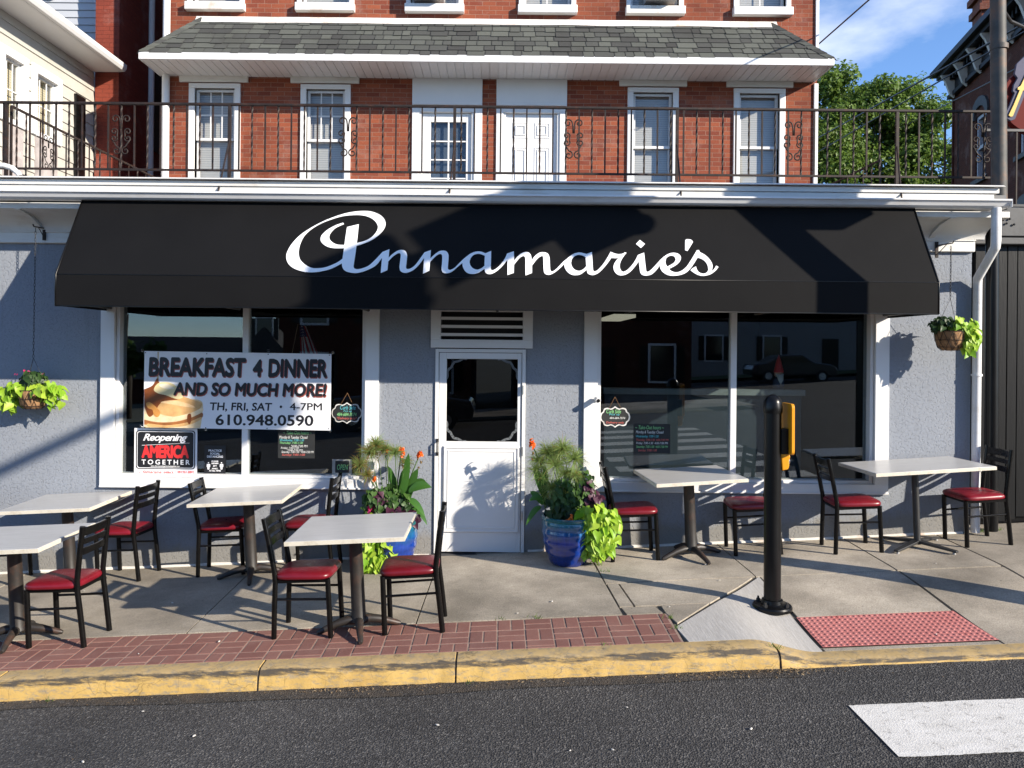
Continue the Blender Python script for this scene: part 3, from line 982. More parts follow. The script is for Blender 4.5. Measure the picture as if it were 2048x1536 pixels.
path = [(4.66, -.55, 3.45), (4.66, -.55, 3.14), (4.67, -.525, 3.08), (4.77, -.10, 2.83), (4.79, -.065, 2.76), (4.79, -.065, gz(4.79, 0) + .02)]
ds.tube(path, .043, 10)
for z in (1.85, .9):
    ds.tube([(4.79, -.065, z), (4.79, -.065, z + .022)], .052, 10)
ds.build('downspout', GUTTER, cafe, smooth=40)

def shop_window(x0, x1, z0, z1, mull, side_reveal):
    w = MB()
    t = .035
    X0, X1 = (x0 - .13, x1 + .13)
    w.box(X0, X1, -t, .004, z0 - .088, z0 + .005)
    w.box(X0 + .002, X1 - .002, -t - .012, .0, z0 - .094, z0 - .076)
    w.box(X0, x0 + .01, -t, .004, z0 + .005, 2.80)
    w.box(x1 - .01, X1, -t, .004, z0 + .005, 2.80)
    w.box(x0 + .01, x1 - .01, -t, .004, 2.68, 2.80)
    w.box(x0 + .01, x0 + .045, .004, .10, z0 + .035, 2.70)
    w.box(x1 - .045, x1 - .01, .004, .10, z0 + .035, 2.70)
    w.box(x0 + .01, x1 - .01, .004, .16, z0 + .005, z0 + .035)
    w.box(x0 + .01, x1 - .01, .004, .10, 2.65, 2.69)
    fr = w.build('window_frame', WHITE, cafe, bevel=.004)
    m = MB()
    m.box(mull - .03, mull + .03, .03, .11, z0 + .035, 2.65)
    m.build('mullion', VINYL, fr, bevel=.003)
    for a, b in ((x0 + .045, mull - .03), (mull + .03, x1 - .045)):
        g = MB()
        g.box(a, b, .080, .086, z0 + .035, 2.65)
        g.build('pane', SHOPGLASS, fr)
shop_window(*LWIN, W(490, 800, .03).x, .05)
shop_window(*RWIN, W(1467, 800, .03).x, .05)
# vent above the door
w = MB()
w.box(VENT[0] - .10, VENT[1] + .10, -.03, .004, VENT[2] - .085, VENT[2])
w.box(VENT[0] - .10, VENT[0], -.03, .004, VENT[2], 2.58)
w.box(VENT[1], VENT[1] + .10, -.03, .004, VENT[2], 2.58)
w.box(VENT[0], VENT[1], -.03, .004, VENT[3], 2.58)
vf = w.build('vent_frame', WHITE, cafe, bevel=.004)
m = MB()
for i in range(4):
    z = VENT[2] + .05 + i * .082
    m.prism([(-.014, z - .016), (.03, z - .010), (.03, z + .004), (-.014, z + .014)], VENT[0], VENT[1])
m.build('louvre', WHITE, vf)
m = MB(); m.box(VENT[0] + .001, VENT[1] - .001, .12, .14, VENT[2] + .001, VENT[3] - .001); m.build('vent_back', DARKROOM, vf)
# screen door
BRACKETGREY = basic('grey_scroll_bracket', (.13, .14, .145), .4)
d = MB()
dx0, dx1, dz0, dz1 = -.652, .262, .006, 2.075
gx0, gx1, gz0, gz1 = W(893, 800, .0).x, W(1035, 800, 0).x, W(960, 883, 0).z, W(960, 718, 0).z
d.box(dx0, dx0 + .035, -.02, .06, dz0, dz1)          # jambs and head
d.box(dx1 - .035, dx1, -.02, .06, dz0, dz1)
d.box(dx0 + .035, dx1 - .035, -.02, .06, dz1 - .035, dz1)
dr = d.build('door', WHITE, cafe, bevel=.003)
d = MB()
a0, a1 = dx0 + .04, dx1 - .04
d.box(a0, gx0, -.006, .035, .02, 2.035)
d.box(gx1, a1, -.006, .035, .02, 2.035)
d.box(gx0, gx1, -.006, .035, gz1, 2.035)
d.box(gx0, gx1, -.006, .035, .02, gz0)
d.box(gx0 - .028, gx1 + .028, -.018, -.006, .22, gz0 - .045)       # applied panel
d.build('door_leaf', WHITE, dr, bevel=.004)
d = MB()
pz0, pz1 = .225, gz0 - .05
for k, (ins, y0) in enumerate(((.0, -.028), (.035, -.024))):
    xa, xb, za, zb = gx0 - .02 + ins, gx1 + .02 - ins, pz0 + ins, pz1 - ins
    wd = .018
    d.box(xa, xb, y0, -.017, za, za + wd); d.box(xa, xb, y0, -.017, zb - wd, zb)
    d.box(xa, xa + wd, y0, -.017, za + wd, zb - wd); d.box(xb - wd, xb, y0, -.017, za + wd, zb - wd)
d.build('panel_moulding', WHITE, dr, bevel=.004)
d = MB(); d.box(gx0, gx1, .012, .017, gz0, gz1); d.build('screen_pane', mk_glass('screen_glass', (.30, .31, .32), .05), dr)
d = MB(); d.box(gx0 - .03, gx1 + .03, .09, .12, gz0 - .05, gz1 + .05); d.build('inner_door', DARKROOM, dr)
d = MB()
for sx in (0, 1):
    for sz in (0, 1):
        cx_, cz_ = (gx0, gx1)[sx], (gz0, gz1)[sz]
        ux, uz = (1, -1)[sx], (1, -1)[sz]
        pts = []
        for t in range(9):
            an = t / 8 * math.pi / 2
            rr = .20 - .035 * math.sin(2 * an) + .012 * math.cos(8 * an)
            pts.append((cx_ + ux * (.20 - rr * math.cos(an) + .003) * 1.0, cz_ + uz * (.20 - rr * math.sin(an) + .003)))
        pts = [(cx_ + ux * .20 * (1 - math.cos(t / 10 * math.pi / 2)) + ux * .006 * math.sin(t * 1.9), cz_ + uz * .20 * (1 - math.sin(t / 10 * math.pi / 2)) + uz * .006 * math.sin(t * 1.9)) for t in range(11)]
        d = MB()
        for p, q in zip(pts, pts[1:]):
            M = Matrix.Translation(((p[0] + q[0]) / 2, .0035, (p[1] + q[1]) / 2)) @ Matrix.Rotation(-math.atan2(q[1] - p[1], q[0] - p[0]), 4, 'Y')
            L = math.hypot(q[0] - p[0], q[1] - p[1])
            wv = .010 + .005 * math.sin(t)
            d.box(-L * .58, L * .58, -.006, .006, -.011, .011, M)
        d.build('corner_bracket', BRACKETGREY, dr)
d = MB()
hx = W(875, 900, 0).x
d.tube([(hx, -.03, 1.02), (hx, -.055, 1.035), (hx, -.055, 1.125), (hx, -.03, 1.14)], .008, 8)
d.box(hx - .014, hx + .014, -.028, -.02, .995, 1.03); d.box(hx - .014, hx + .014, -.028, -.02, 1.13, 1.165)
d.build('handle', BLACKSTEEL, dr, smooth=40)
for z in (.35, 1.0, 1.62):
    d = MB()
    d.tube([(a1 + .012, -.03, z), (a1 + .012, -.03, z + .09)], .008, 8)
    d.build('hinge', CHROME, dr, smooth=40)
d = MB(); d.box(-.66, .27, -.03, .25, -.06, .0); d.build('threshold', SLATEBEAM, cafe)
# room behind the glass
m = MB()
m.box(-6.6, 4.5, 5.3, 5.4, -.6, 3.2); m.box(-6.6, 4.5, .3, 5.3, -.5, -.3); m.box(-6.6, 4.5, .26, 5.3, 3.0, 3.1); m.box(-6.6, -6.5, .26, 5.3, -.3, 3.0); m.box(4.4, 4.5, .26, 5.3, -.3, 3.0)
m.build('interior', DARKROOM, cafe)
# low partition with white ledge behind the right window
m = MB(); m.box(1.15, 3.3, .62, .70, -.3, 1.60); pt = m.build('partition', basic('blue_grey_partition', (.034, .047, .060), .5, .1), cafe)
m = MB(); m.box(1.13, 3.32, .56, .74, 1.60, 1.665); m.build('ledge', basic('pale_ledge', (.22, .24, .23), .4), pt)

# ================================================================== AWNING
AX0, AX1 = -3.97, 3.91
AT, AB, AV = (-.50, 3.452), (-.93, 2.706), (-.93, 2.424)
awn = thing('awning', 'long black canvas awning with white script lettering over the cafe front', 'awning', (0, -.5, 2.42))
m = MB()
n = 48
top, bot = [], []
for i in range(n + 1):
    x = AX0 + (AX1 - AX0) * i / n
    top.append((x, AT[0], AT[1])); bot.append((x, AB[0], AB[1]))
rowsn = 6
for j in range(rowsn + 1):
    t = j / rowsn
    m.v += [Vector(a).lerp(Vector(b), t) + Vector((0, 0, -.004 * math.sin(t * math.pi))) for a, b in zip(top, bot)]
for j in range(rowsn):
    for i in range(n):
        m.f.append((j * (n + 1) + i, (j + 1) * (n + 1) + i, (j + 1) * (n + 1) + i + 1, j * (n + 1) + i + 1)); m.m.append(0)
for x in (AX0, AX1):
    m.add([(x, AT[0], AT[1]), (x, AB[0], AB[1]), (x, AV[0], AV[1]), (x, -.035, AV[1]), (x, -.035, 3.09), (x, AT[0], 3.40)], [(0, 1, 2, 3, 4, 5)])
can = m.build('canopy', CANVAS, awn)
sol = can.modifiers.new('solid', 'SOLIDIFY'); sol.thickness = .005; sol.offset = -1
m = MB()
for i in range(n):
    xa, xb = AX0 + (AX1 - AX0) * i / n, AX0 + (AX1 - AX0) * (i + 1) / n
    m.quad((xa, -.932, AV[1]), (xb, -.932, AV[1]), (xb, -.932, AB[1] - .001), (xa, -.932, AB[1] - .001))
va = m.build('valance', CANVAS, awn)
sol = va.modifiers.new('solid', 'SOLIDIFY'); sol.thickness = .005; sol.offset = -1
m = MB()
for x in (AX0, AX1):
    m.tube([(x, AT[0], AT[1]), (x, AB[0], AB[1]), (x, AV[0], AV[1])], .008, 6)
m.tube([(AX0, AB[0] - .001, AB[1]), (AX1, AB[0] - .001, AB[1])], .0042, 6)
m.tube([(AX0, AV[0], AV[1]), (AX1, AV[0], AV[1])], .006, 6)
m.build('piping', BLACKPAINT, awn, smooth=True)
m = MB()
for i in range(7):
    x = AX0 + .05 + (AX1 - AX0 - .1) * i / 6
    m.tube([(x, AT[0] + .03, AT[1] - .04), (x, AB[0] + .03, AB[1] - .02), (x, AV[0] + .03, AV[1] + .03), (x, -.05, AV[1] + .03)], .014, 6)
m.tube([(AX0 + .05, AV[0] + .03, AV[1] + .03), (AX1 - .05, AV[0] + .03, AV[1] + .03)], .014, 6)
m.build('awning_frame', GALV, awn, smooth=True)
# script lettering traced in photo units, laid on the canopy slope
Z1 = lambda p: (560 + p[0] / 8.5333, 410 + p[1] / 8.5333)
Z2 = lambda p: (740 + p[0] / 9.309, 470 + p[1] / 9.309)
Z3 = lambda p: (940 + p[0] / 9.309, 470 + p[1] / 9.309)
Z4 = lambda p: (1120 + p[0] / 11.378, 460 + p[1] / 11.378)
Z5 = lambda p: (1270 + p[0] / 11.378, 460 + p[1] / 11.378)
c = 1
GLYPHS = [
 (Z1, [[(1080,305,c),(960,345),(820,420),(720,510),(693,580),(710,640),(780,700),(880,735),(1000,742),(1150,735),(1300,700),(1420,665),(1560,605),(1680,520),(1770,420),(1803,330),(1780,245),(1710,175),(1580,120),(1450,105),(1280,115),(1100,150),(900,215),(700,300),(500,410),(330,530),(200,670),(130,790),(108,870),(120,960),(170,1035),(260,1095),(400,1140),(530,1152),(680,1140),(850,1100),(1000,1030),(1090,975,c),(1090,903,c),(1000,970),(880,1030),(760,1070),(640,1083),(540,1075),(430,1020),(350,940),(322,850),(325,760),(350,660),(410,540),(520,430),(680,330),(850,260),(1050,200),(1230,178),(1400,180),(1530,215),(1620,275),(1665,345),(1670,400),(1640,470),(1560,555),(1450,615),(1300,655),(1150,683),(1000,682),(920,655),(860,605),(842,550),(860,490),(930,410),(1010,365),(1094,330,c)]]),
 (Z1, [[(1145,380,c),(1345,332,c),(1322,560),(1293,800),(1262,1000),(1258,1060),(1278,1090),(1330,1100),(1420,1080),(1520,1035),(1620,945),(1700,860),(1758,800,c),(1790,900,c),(1735,912,c),(1640,1030),(1500,1110),(1350,1158),(1240,1163),(1130,1135),(1075,1085),(1058,1000),(1085,800),(1112,600)]]),
 (Z2, [[(235,320,c),(362,270,c),(325,658,c),(200,713,c)]]),
 (Z2, [[(345,428,c),(430,350),(520,295),(600,283),(660,305),(688,360),(690,420),(680,520),(672,600),(685,632),(730,635),(800,600),(870,530),(950,420),(1015,328,c),(1040,400,c),(1000,440,c),(900,570),(800,660),(700,703),(630,705),(570,675),(550,610),(560,500),(572,400),(568,355),(540,340),(490,360),(420,410),(335,500,c)]]),
 (Z2, [[(1015,328,c),(1135,285,c),(1105,668,c),(988,722,c)]]),
 (Z2, [[(1118,445,c),(1200,370),(1290,308),(1370,295),(1430,315),(1460,370),(1462,430),(1455,540),(1450,620),(1465,648),(1510,650),(1580,610),(1670,520),(1760,435),(1850,365,c),(1870,460,c),(1725,522,c),(1640,590),(1560,660),(1480,708),(1410,718),(1350,695),(1332,630),(1340,540),(1345,420),(1335,370),(1300,357),(1240,385),(1170,450),(1110,515,c)]]),
 (Z3, [[(-140,560),(-132,510),(-85,440),(-12,365),(68,325),(148,310),(220,318),(275,340),(320,345,c),(320,600,c),(220,665),(150,708),(60,730),(-20,720),(-80,685),(-122,625)],[(-7,500),(10,440),(60,380),(130,355),(200,360),(275,390,c),(275,575,c),(215,620),(150,648),(90,640),(40,610),(5,560)]]),
 (Z3, [[(285,347,c),(395,300,c),(392,450),(388,600),(395,650),(430,660),(500,620),(580,540),(650,440),(690,350,c),(720,440,c),(693,467,c),(620,560),(540,640),(460,700),(380,732),(310,720),(275,670),(270,560),(275,420)]]),
 (Z3, [[(690,350,c),(816,308,c),(822,485,c),(815,710,c),(697,750,c),(698,500,c)]]),
 (Z3, [[(815,492,c),(880,410),(960,345),(1040,320),(1100,335),(1135,385),(1148,470),(1155,600),(1155,710,c),(1033,757,c),(1030,600),(1030,460),(1020,410),(985,397),(930,425),(870,490),(812,565,c)]]),
 (Z3, [[(1143,485,c),(1200,405),(1290,335),(1370,325),(1440,345),(1475,400),(1485,480),(1490,600),(1500,665),(1530,682),(1590,650),(1680,560),(1760,480),(1860,410,c),(1890,500,c),(1755,542,c),(1680,615),(1590,690),(1510,735),(1450,747),(1390,720),(1370,650),(1365,500),(1360,420),(1345,395),(1300,410),(1240,460),(1150,578,c)]]),
 (Z4, [[(98,800),(105,750),(135,690),(200,620),(300,555),(400,522),(470,520),(540,535),(650,560,c),(650,880,c),(560,945),(470,1010),(370,1035),(270,1025),(180,970),(115,880)],[(252,750),(265,680),(320,610),(400,575),(470,577),(530,595),(585,627,c),(595,830,c),(540,890),(460,932),(390,930),(320,895),(270,830)]]),
 (Z4, [[(600,553,c),(725,505,c),(735,650),(745,830),(755,920),(790,945),(850,920),(930,840),(1010,740),(1090,610),(1150,500,c),(1200,560,c),(1165,642,c),(1080,760),(980,880),(880,975),(780,1025),(710,1030),(640,1000),(612,940),(600,800),(582,650)]]),
 (Z4, [[(1148,500,c),(1250,540),(1350,555),(1430,540),(1475,512,c),(1512,525,c),(1450,600),(1390,700),(1360,800),(1370,890),(1410,945),(1460,952),(1540,905),(1640,800),(1720,680),(1770,575,c),(1810,680,c),(1785,727,c),(1700,840),(1600,950),(1500,1015),(1400,1040),(1310,1020),(1240,950),(1215,860),(1230,780),(1280,700),(1330,640,c),(1260,648),(1150,640,c)]]),
 (Z5, [[(65,575,c),(205,520,c),(225,700),(245,880),(260,945),(300,955),(370,905),(470,800),(570,690),(660,605,c),(700,700,c),(568,802,c),(480,920),(380,1010),(290,1040),(210,1042),(140,1010),(110,930),(95,800),(76,680)]]),
 (Z5, [[(110,230,c),(225,322,c),(132,415,c),(20,322,c)]]),
 (Z5, [[(562,820),(568,755),(615,665),(700,580),(800,535),(880,523),(970,540),(1030,590),(1043,650),(1010,730),(920,810),(770,890,c),(820,935),(900,965),(980,962),(1070,925),(1160,850),(1220,770),(1320,610),(1405,465,c),(1455,462,c),(1475,510,c),(1420,637,c),(1330,780),(1250,890),(1150,980),(1020,1030),(880,1048),(760,1035),(660,985),(590,910)],[(735,840,c),(700,780),(692,710),(710,650),(760,605),(830,590),(890,610),(920,660),(915,700),(870,760)]]),
 (Z5, [[(1420,500,c),(1470,507,c),(1600,580),(1700,680),(1755,780),(1762,850),(1745,945,c),(1800,890),(1845,815,c),(1898,848,c),(1830,930),(1720,1010),(1600,1045),(1500,1048),(1400,1015),(1310,960),(1260,920,c),(1310,875),(1385,835,c),(1410,910),(1460,970),(1540,998),(1610,985),(1655,940),(1662,880),(1640,790),(1580,710),(1500,660),(1405,628,c)]]),
 (Z5, [[(1140,260),(1160,222),(1210,213),(1280,230),(1312,265),(1305,300),(1200,470,c),(1188,482),(1138,465,c)]]),
]
sl_a, sl_b = Vector((0, AT[0], AT[1])), Vector((0, AB[0], AB[1]))
sl_t = (sl_b - sl_a)
sl_n = Vector((0, sl_t.z, -sl_t.y)).normalized()
if sl_n.y > 0: sl_n = -sl_n
camv = Vector((0, -DIST, EYE))
def on_slope(px, py):
    u, v = uv(px, py)
    ray = Vector((u / FPX, 1, -v / FPX))
    t = (sl_a - camv).dot(sl_n) / ray.dot(sl_n)
    return camv + ray * t
m = MB()
for gi, (zf, outs) in enumerate(GLYPHS):
    pl = []
    for o_ in outs:
        pp = [(zf(p) + (1,)) if len(p) > 2 else zf(p) for p in o_]
        pl.append([(q.x, -q.y) for q in spline_pts(pp, 5)])
    vs, fs = fill_geo(pl)
    lift = .004 + .0004 * (gi % 3)
    m.add([on_slope(v.x, -v.y) + sl_n * (lift if v.z > 0 else .0005) for v in vs], fs)
m.build('lettering', LETTER, awn)

# ================================================================== UPPER BRICK BUILDING
UY = 4.2
def ux(px): return (px - 1000) * (DIST + UY) / FPX
UX0, UX1 = -5.30, 4.90
upper = thing('brick_building', 'orange red brick row building with white windows set back above the cafe', 'building', (0, UY, 3.6))
wins = []
for (pa, pb) in ((374, 477), (597, 697), (1250, 1352), (1462, 1565)):
    wins.append((ux(pa) + .09, ux(pb) - .09, 4.30, 6.10))
doors = [(ux(820) + .02, ux(958) - .02, 3.6, 5.84), (ux(988) + .02, ux(1129) - .02, 3.6, 5.84)]
w3 = []
for pc in (426, 645, 863, 1088, 1303, 1517):
    xc = ux(pc)
    w3.append((xc - .37, xc + .37, 7.44, 9.3))
mb = MB()
wall_open(mb, UX0, UX1, 3.3, 11.5, UY, UY + .3, wins + doors + w3)
mb.box(UX0, UX0 + .3, UY + .3, 13, 3.3, 11.5); mb.box(UX1 - .3, UX1, UY + .3, 13, 3.3, 11.5); mb.box(UX0 + .3, UX1 - .3, 12.7, 13, 3.3, 11.5)
mb.box(UX0, UX1, UY, 13, 11.5, 11.6)
mb.build('wall', BRICK, upper)
m = MB(); m.box(UX0 + .3, UX1 - .3, UY + 1.6, UY + 1.7, 3.6, 11); m.build('interior', DARKROOM, upper)
def sash_window(x0, x1, z0, z1, y, meet, grid=None, trim=.09, parent=None, blind=BLIND, lintel=True, trim_mat=VINYL):
    w = MB()
    for a, b, c_, d_ in ((x0 - trim, x0, z0 - .02, z1), (x1, x1 + trim, z0 - .02, z1), (x0 - trim, x1 + trim, z1, z1 + trim * .8)):
        w.box(a, b, y - .035, y + .12, c_, d_)
    fr = w.build('window', trim_mat, parent, bevel=.006)
    s_ = MB()
    e = .045
    for k, (za, zb, yy) in enumerate(((z0, meet + .02, y + .085), (meet - .02, z1, y + .05))):
        s_.box(x0, x0 + e, yy, yy + .03, za, zb); s_.box(x1 - e, x1, yy, yy + .03, za, zb)
        s_.box(x0 + e, x1 - e, yy, yy + .03, za, za + e * .9); s_.box(x0 + e, x1 - e, yy, yy + .03, zb - e * .9, zb)
        if grid and (k == 1 or grid[2]):
            for i in range(1, grid[0]):
                xx = x0 + e + (x1 - x0 - 2 * e) * i / grid[0]
                s_.box(xx - .008, xx + .008, yy + .008, yy + .018, za + e * .9, zb - e * .9)
            for i in range(1, grid[1]):
                zz = za + (zb - za) * i / grid[1]
                s_.box(x0 + e, x1 - e, yy + .0085, yy + .0175, zz - .008, zz + .008)
    s_.build('sash', VINYL, fr)
    g = MB()
    g.box(x0 + .04, x1 - .04, y + .098, y + .101, z0 + .03, meet)
    g.box(x0 + .04, x1 - .04, y + .063, y + .066, meet, z1 - .03)
    g.build('pane', HOUSEGLASS, fr)
    if blind:
        g = MB(); g.box(x0, x1, y + .16, y + .165, z0 + rnd.choice([0, .0, .25]), z1); g.build('blind', blind, fr)
    return fr
meets = [5.32, 5.32, 5.26, 5.27]
for i, (o_, px) in enumerate(zip(wins, ((355, 492), (577, 714), (1233, 1368), (1447, 1580)))):
    fr = sash_window(*o_, UY, meets[i], (3, 2, False) if i < 2 else None, parent=upper)
    m = MB()
    m.box(ux(px[0]), ux(px[1]), UY - .042, UY + .002, 6.19, 6.285)
    m.build('lintel', WHITE_OLD, fr, bevel=.006)
for i, o_ in enumerate(w3):
    fr = sash_window(*o_, UY, 8.4, (2, 1, True) if i in (3, 5) else None, trim=.075, parent=upper)
    m = MB()
    m.box(o_[0] - .09, o_[1] + .09, UY - .10, UY + .1, 7.295, 7.42)
    m.build('sill', WHITE_STAIN if i in (0, 1, 4) else VINYL, fr, bevel=.008)
for i, (o_, hx0, hx1) in enumerate(zip(doors, (ux(820), ux(988)), (ux(960), ux(1129)))):
    m = MB()
    m.box(hx0, hx1, UY - .03, UY + .12, 5.86, 6.285)
    m.box(hx0 + .02, hx1 - .02, UY - .045, UY - .03, 5.87, 5.90)
    m.box(hx0, o_[0] + .09, UY - .03, UY + .12, 3.6, 5.86); m.box(o_[1] - .09, hx1, UY - .03, UY + .12, 3.6, 5.86)
    m.box(o_[0] + .09, o_[1] - .09, UY - .028, UY + .12, 5.76, 5.86)
    m.box(o_[0] + .09, o_[0] + .13, UY - .01, UY + .1, 3.6, 5.76); m.box(o_[1] - .13, o_[1] - .09, UY - .01, UY + .1, 3.6, 5.76)
    dr_ = m.build('door', VINYL, upper, bevel=.006)
    x0, x1 = o_[0] + .13, o_[1] - .13
    m = MB()
    if i == 0:
        ga, gb, gt_ = ux(857), ux(928), 5.62
        m.box(x0, ga, UY + .03, UY + .08, 3.65, 5.755); m.box(gb, x1, UY + .03, UY + .08, 3.65, 5.755)
        m.box(ga, gb, UY + .03, UY + .08, gt_, 5.755); m.box(ga, gb, UY + .03, UY + .08, 3.65, 4.45)
        m.box((ga + gb) / 2 - .012, (ga + gb) / 2 + .012, UY + .035, UY + .06, 4.45, gt_)
        for zz in (4.74, 5.03, 5.32):
            m.box(ga, gb, UY + .036, UY + .059, zz - .011, zz + .011)
        m.build('door_leaf', VINYL, dr_, bevel=.004)
        g = MB(); g.box(ga, gb, UY + .062, UY + .066, 4.45, gt_); g.build('pane', HOUSEGLASS, dr_)
        g = MB(); g.box(ga, gb, UY + .12, UY + .125, 4.4, gt_ + .05); g.build('curtain', basic('dark_blue_curtain', (.05, .07, .10), .7), dr_)
    else:
        m.box(x0, x1, UY + .03, UY + .08, 3.65, 5.755)
        xm = (x0 + x1) / 2
        for a, b in ((x0 + .11, xm - .05), (xm + .05, x1 - .11)):
            for za, zb in ((5.38, 5.62), (4.55, 5.24), (3.80, 4.40)):
                for k, (q, yy) in enumerate(((0, .022), (.04, .018))):
                    m.box(a + q, a + q + .018, UY + yy, UY + .032, za + q, zb - q); m.box(b - q - .018, b - q, UY + yy, UY + .032, za + q, zb - q)
                    m.box(a + q + .018, b - q - .018, UY + yy, UY + .032, za + q, za + q + .018); m.box(a + q + .018, b - q - .018, UY + yy, UY + .032, zb - q - .018, zb - q)
        m.build('door_leaf', VINYL, dr_, bevel=.004)
# porch roof with shingles, fascia and ribbed soffit
FY, FZ, TZ = UY - .72, 6.375, 7.17
ex0, ex1 = -5.31, 4.83
tx0, tx1 = -4.72, 4.20
m = MB()
m.add([(ex0, FY, FZ), (ex1, FY, FZ), (tx1, UY, TZ), (tx0, UY, TZ), (ex0, UY, FZ), (ex1, UY, FZ)], [(0, 1, 2, 3), (0, 3, 4), (1, 5, 2)])
por = m.build('porch_roof', ROOFDK, upper)
m = MB()
rows_, exp = 7, 1 / 7.
def roofpt(x, t, lift):
    p = Vector((x, FY, FZ)).lerp(Vector((x, UY, TZ)), t)
    nn = Vector((0, -(TZ - FZ), UY - FY)).normalized()
    return p + nn * lift
for r_ in range(rows_):
    t0, t1 = r_ * exp - .012, (r_ + 1) * exp + .02
    x = ex0 - rnd.uniform(0, .2)
    while x < ex1:
        w_ = rnd.choice([.13, .16, .19, .22, .27, .30])
        dt = (rnd.choice([0, 0, -.022, .0]) + rnd.uniform(-.004, .004)) if r_ else rnd.uniform(-.008, .004)
        a, b = x, x + w_ - .011
        lo0 = max(ex0 - .015, ex0 + (tx0 - ex0) * max(0, t0)); hi0 = min(ex1 + .015, ex1 + (tx1 - ex1) * max(0, t0))
        lo1 = ex0 + (tx0 - ex0) * t1; hi1 = ex1 + (tx1 - ex1) * t1
        a0, b0, a1_, b1_ = max(a, lo0), min(b, hi0), max(a, lo1), min(b, hi1)
        if b0 - a0 > .01:
            if b1_ < a1_: a1_ = b1_ = (a0 if b > 0 else b0)
            l0 = .016 + (.004 if dt < -.01 else 0) + rnd.uniform(0, .003)
            vs = [roofpt(a0, t0 + dt, l0), roofpt(b0, t0 + dt, l0), roofpt(b1_, t1, .004), roofpt(a1_, t1, .004), roofpt(a0, t0 + dt, l0 - .009), roofpt(b0, t0 + dt, l0 - .009)]
            m.add(vs, [(0, 1, 2, 3), (4, 5, 1, 0)])
        x += w_
for (A, B) in ((Vector((ex0, FY, FZ)), Vector((tx0, UY, TZ))), (Vector((ex1, FY, FZ)), Vector((tx1, UY, TZ)))):
    n_ = 9
    for i in range(n_):
        p, q = A.lerp(B, i / n_ - .01), A.lerp(B, (i + 1.15) / n_)
        side = 1 if A.x < 0 else -1
        l0, l1 = .030, .018
        m.add([p + Vector((0, -.03, l0)), p + Vector((side * .11, .0, l0 + .004)), q + Vector((side * .11, .0, l1)), q + Vector((0, -.03, l1)), p + Vector((-side * .10, .09, l0 - .02)), q + Vector((-side * .10, .09, l1 - .02)), p + Vector((0, -.03, l0 - .02)), p + Vector((side * .11, 0, l0 - .018))], [(0, 1, 2, 3), (0, 3, 5, 4), (6, 7, 1, 0)])
m.build('shingles', SHINGLE, por)
m = MB()
m.box(ex0, ex1, FY - .02, FY, 6.275, 6.378); m.box(ex0 - .02, ex0, FY - .02, UY - .01, 6.275, 6.378); m.box(ex1, ex1 + .02, FY - .02, UY - .01, 6.275, 6.378)
m.build('fascia', VINYL, por, bevel=.004)
m = MB()
x = ex0
while x < ex1 - .01:
    b = min(x + .128, ex1)
    m.box(x, b - .011, FY, UY, 6.283, 6.297); m.box(b - .011, b, FY, UY, 6.2955, 6.2965)
    x = b
m.build('soffit', VINYL, por)
m = MB()
fl = []
n_ = 40
for i in range(n_ + 1):
    x = tx0 - .06 + (tx1 - tx0 + .12) * i / n_
    wv = .012 * mnoise.noise((x * 1.5, 2, 0))
    fl += [(x, UY - .09, TZ - .07 + wv), (x, UY - .012, TZ + .03 + wv), (x, UY + .0, TZ + .055 + wv * .5)]
m.add(fl, [(3 * i + j, 3 * i + 3 + j, 3 * i + 4 + j, 3 * i + 1 + j) for i in range(n_) for j in (0, 1)])
m.build('flashing', WHITE_STAIN, por, smooth=True)
m = MB()
m.tube([(ux(330), UY - .06, 6.28), (ux(330), UY - .06, 3.6)], .058, 10)
m.build('downspout', VINYL, upper, smooth=40)
m = MB()
m.tube([(ux(331), UY - .07, 11.5), (ux(331), UY - .07, 6.75), (ux(334), UY - .2, 6.6)], .055, 10)
m.build('upper_downspout', VINYL, upper, smooth=40)
m = MB(); m.box(ux(1622), UX1 + .012, UY - .03, UY + .15, 3.6, 6.26); m.box(ux(1624), UX1 + .012, UY - .03, UY + .15, 6.45, 11.5); m.build('corner_board', VINYL, upper, bevel=.006)
# window air conditioners on the top floor
def aircon(pc, lab):
    x = ux(pc)
    t = thing('air_conditioner', lab, 'air conditioner', (x, UY, 7.45), 'window air conditioners on the top floor')
    m = MB(); m.box(x - .24, x + .24, UY - .26, UY + .1, 7.475, 7.83); m.build('casing', GREYPL, t, bevel=.012)
    m = MB()
    for k in range(10): m.box(x - .22, x + .22, UY - .268, UY - .262, 7.50 + k * .032, 7.515 + k * .032)
    m.build('grille', basic('grille_grey', (.3, .3, .3), .5), t)
aircon(852, 'beige window air conditioner above the door with the glass grid')
aircon(1312, 'grey window air conditioner above the right pair of windows')

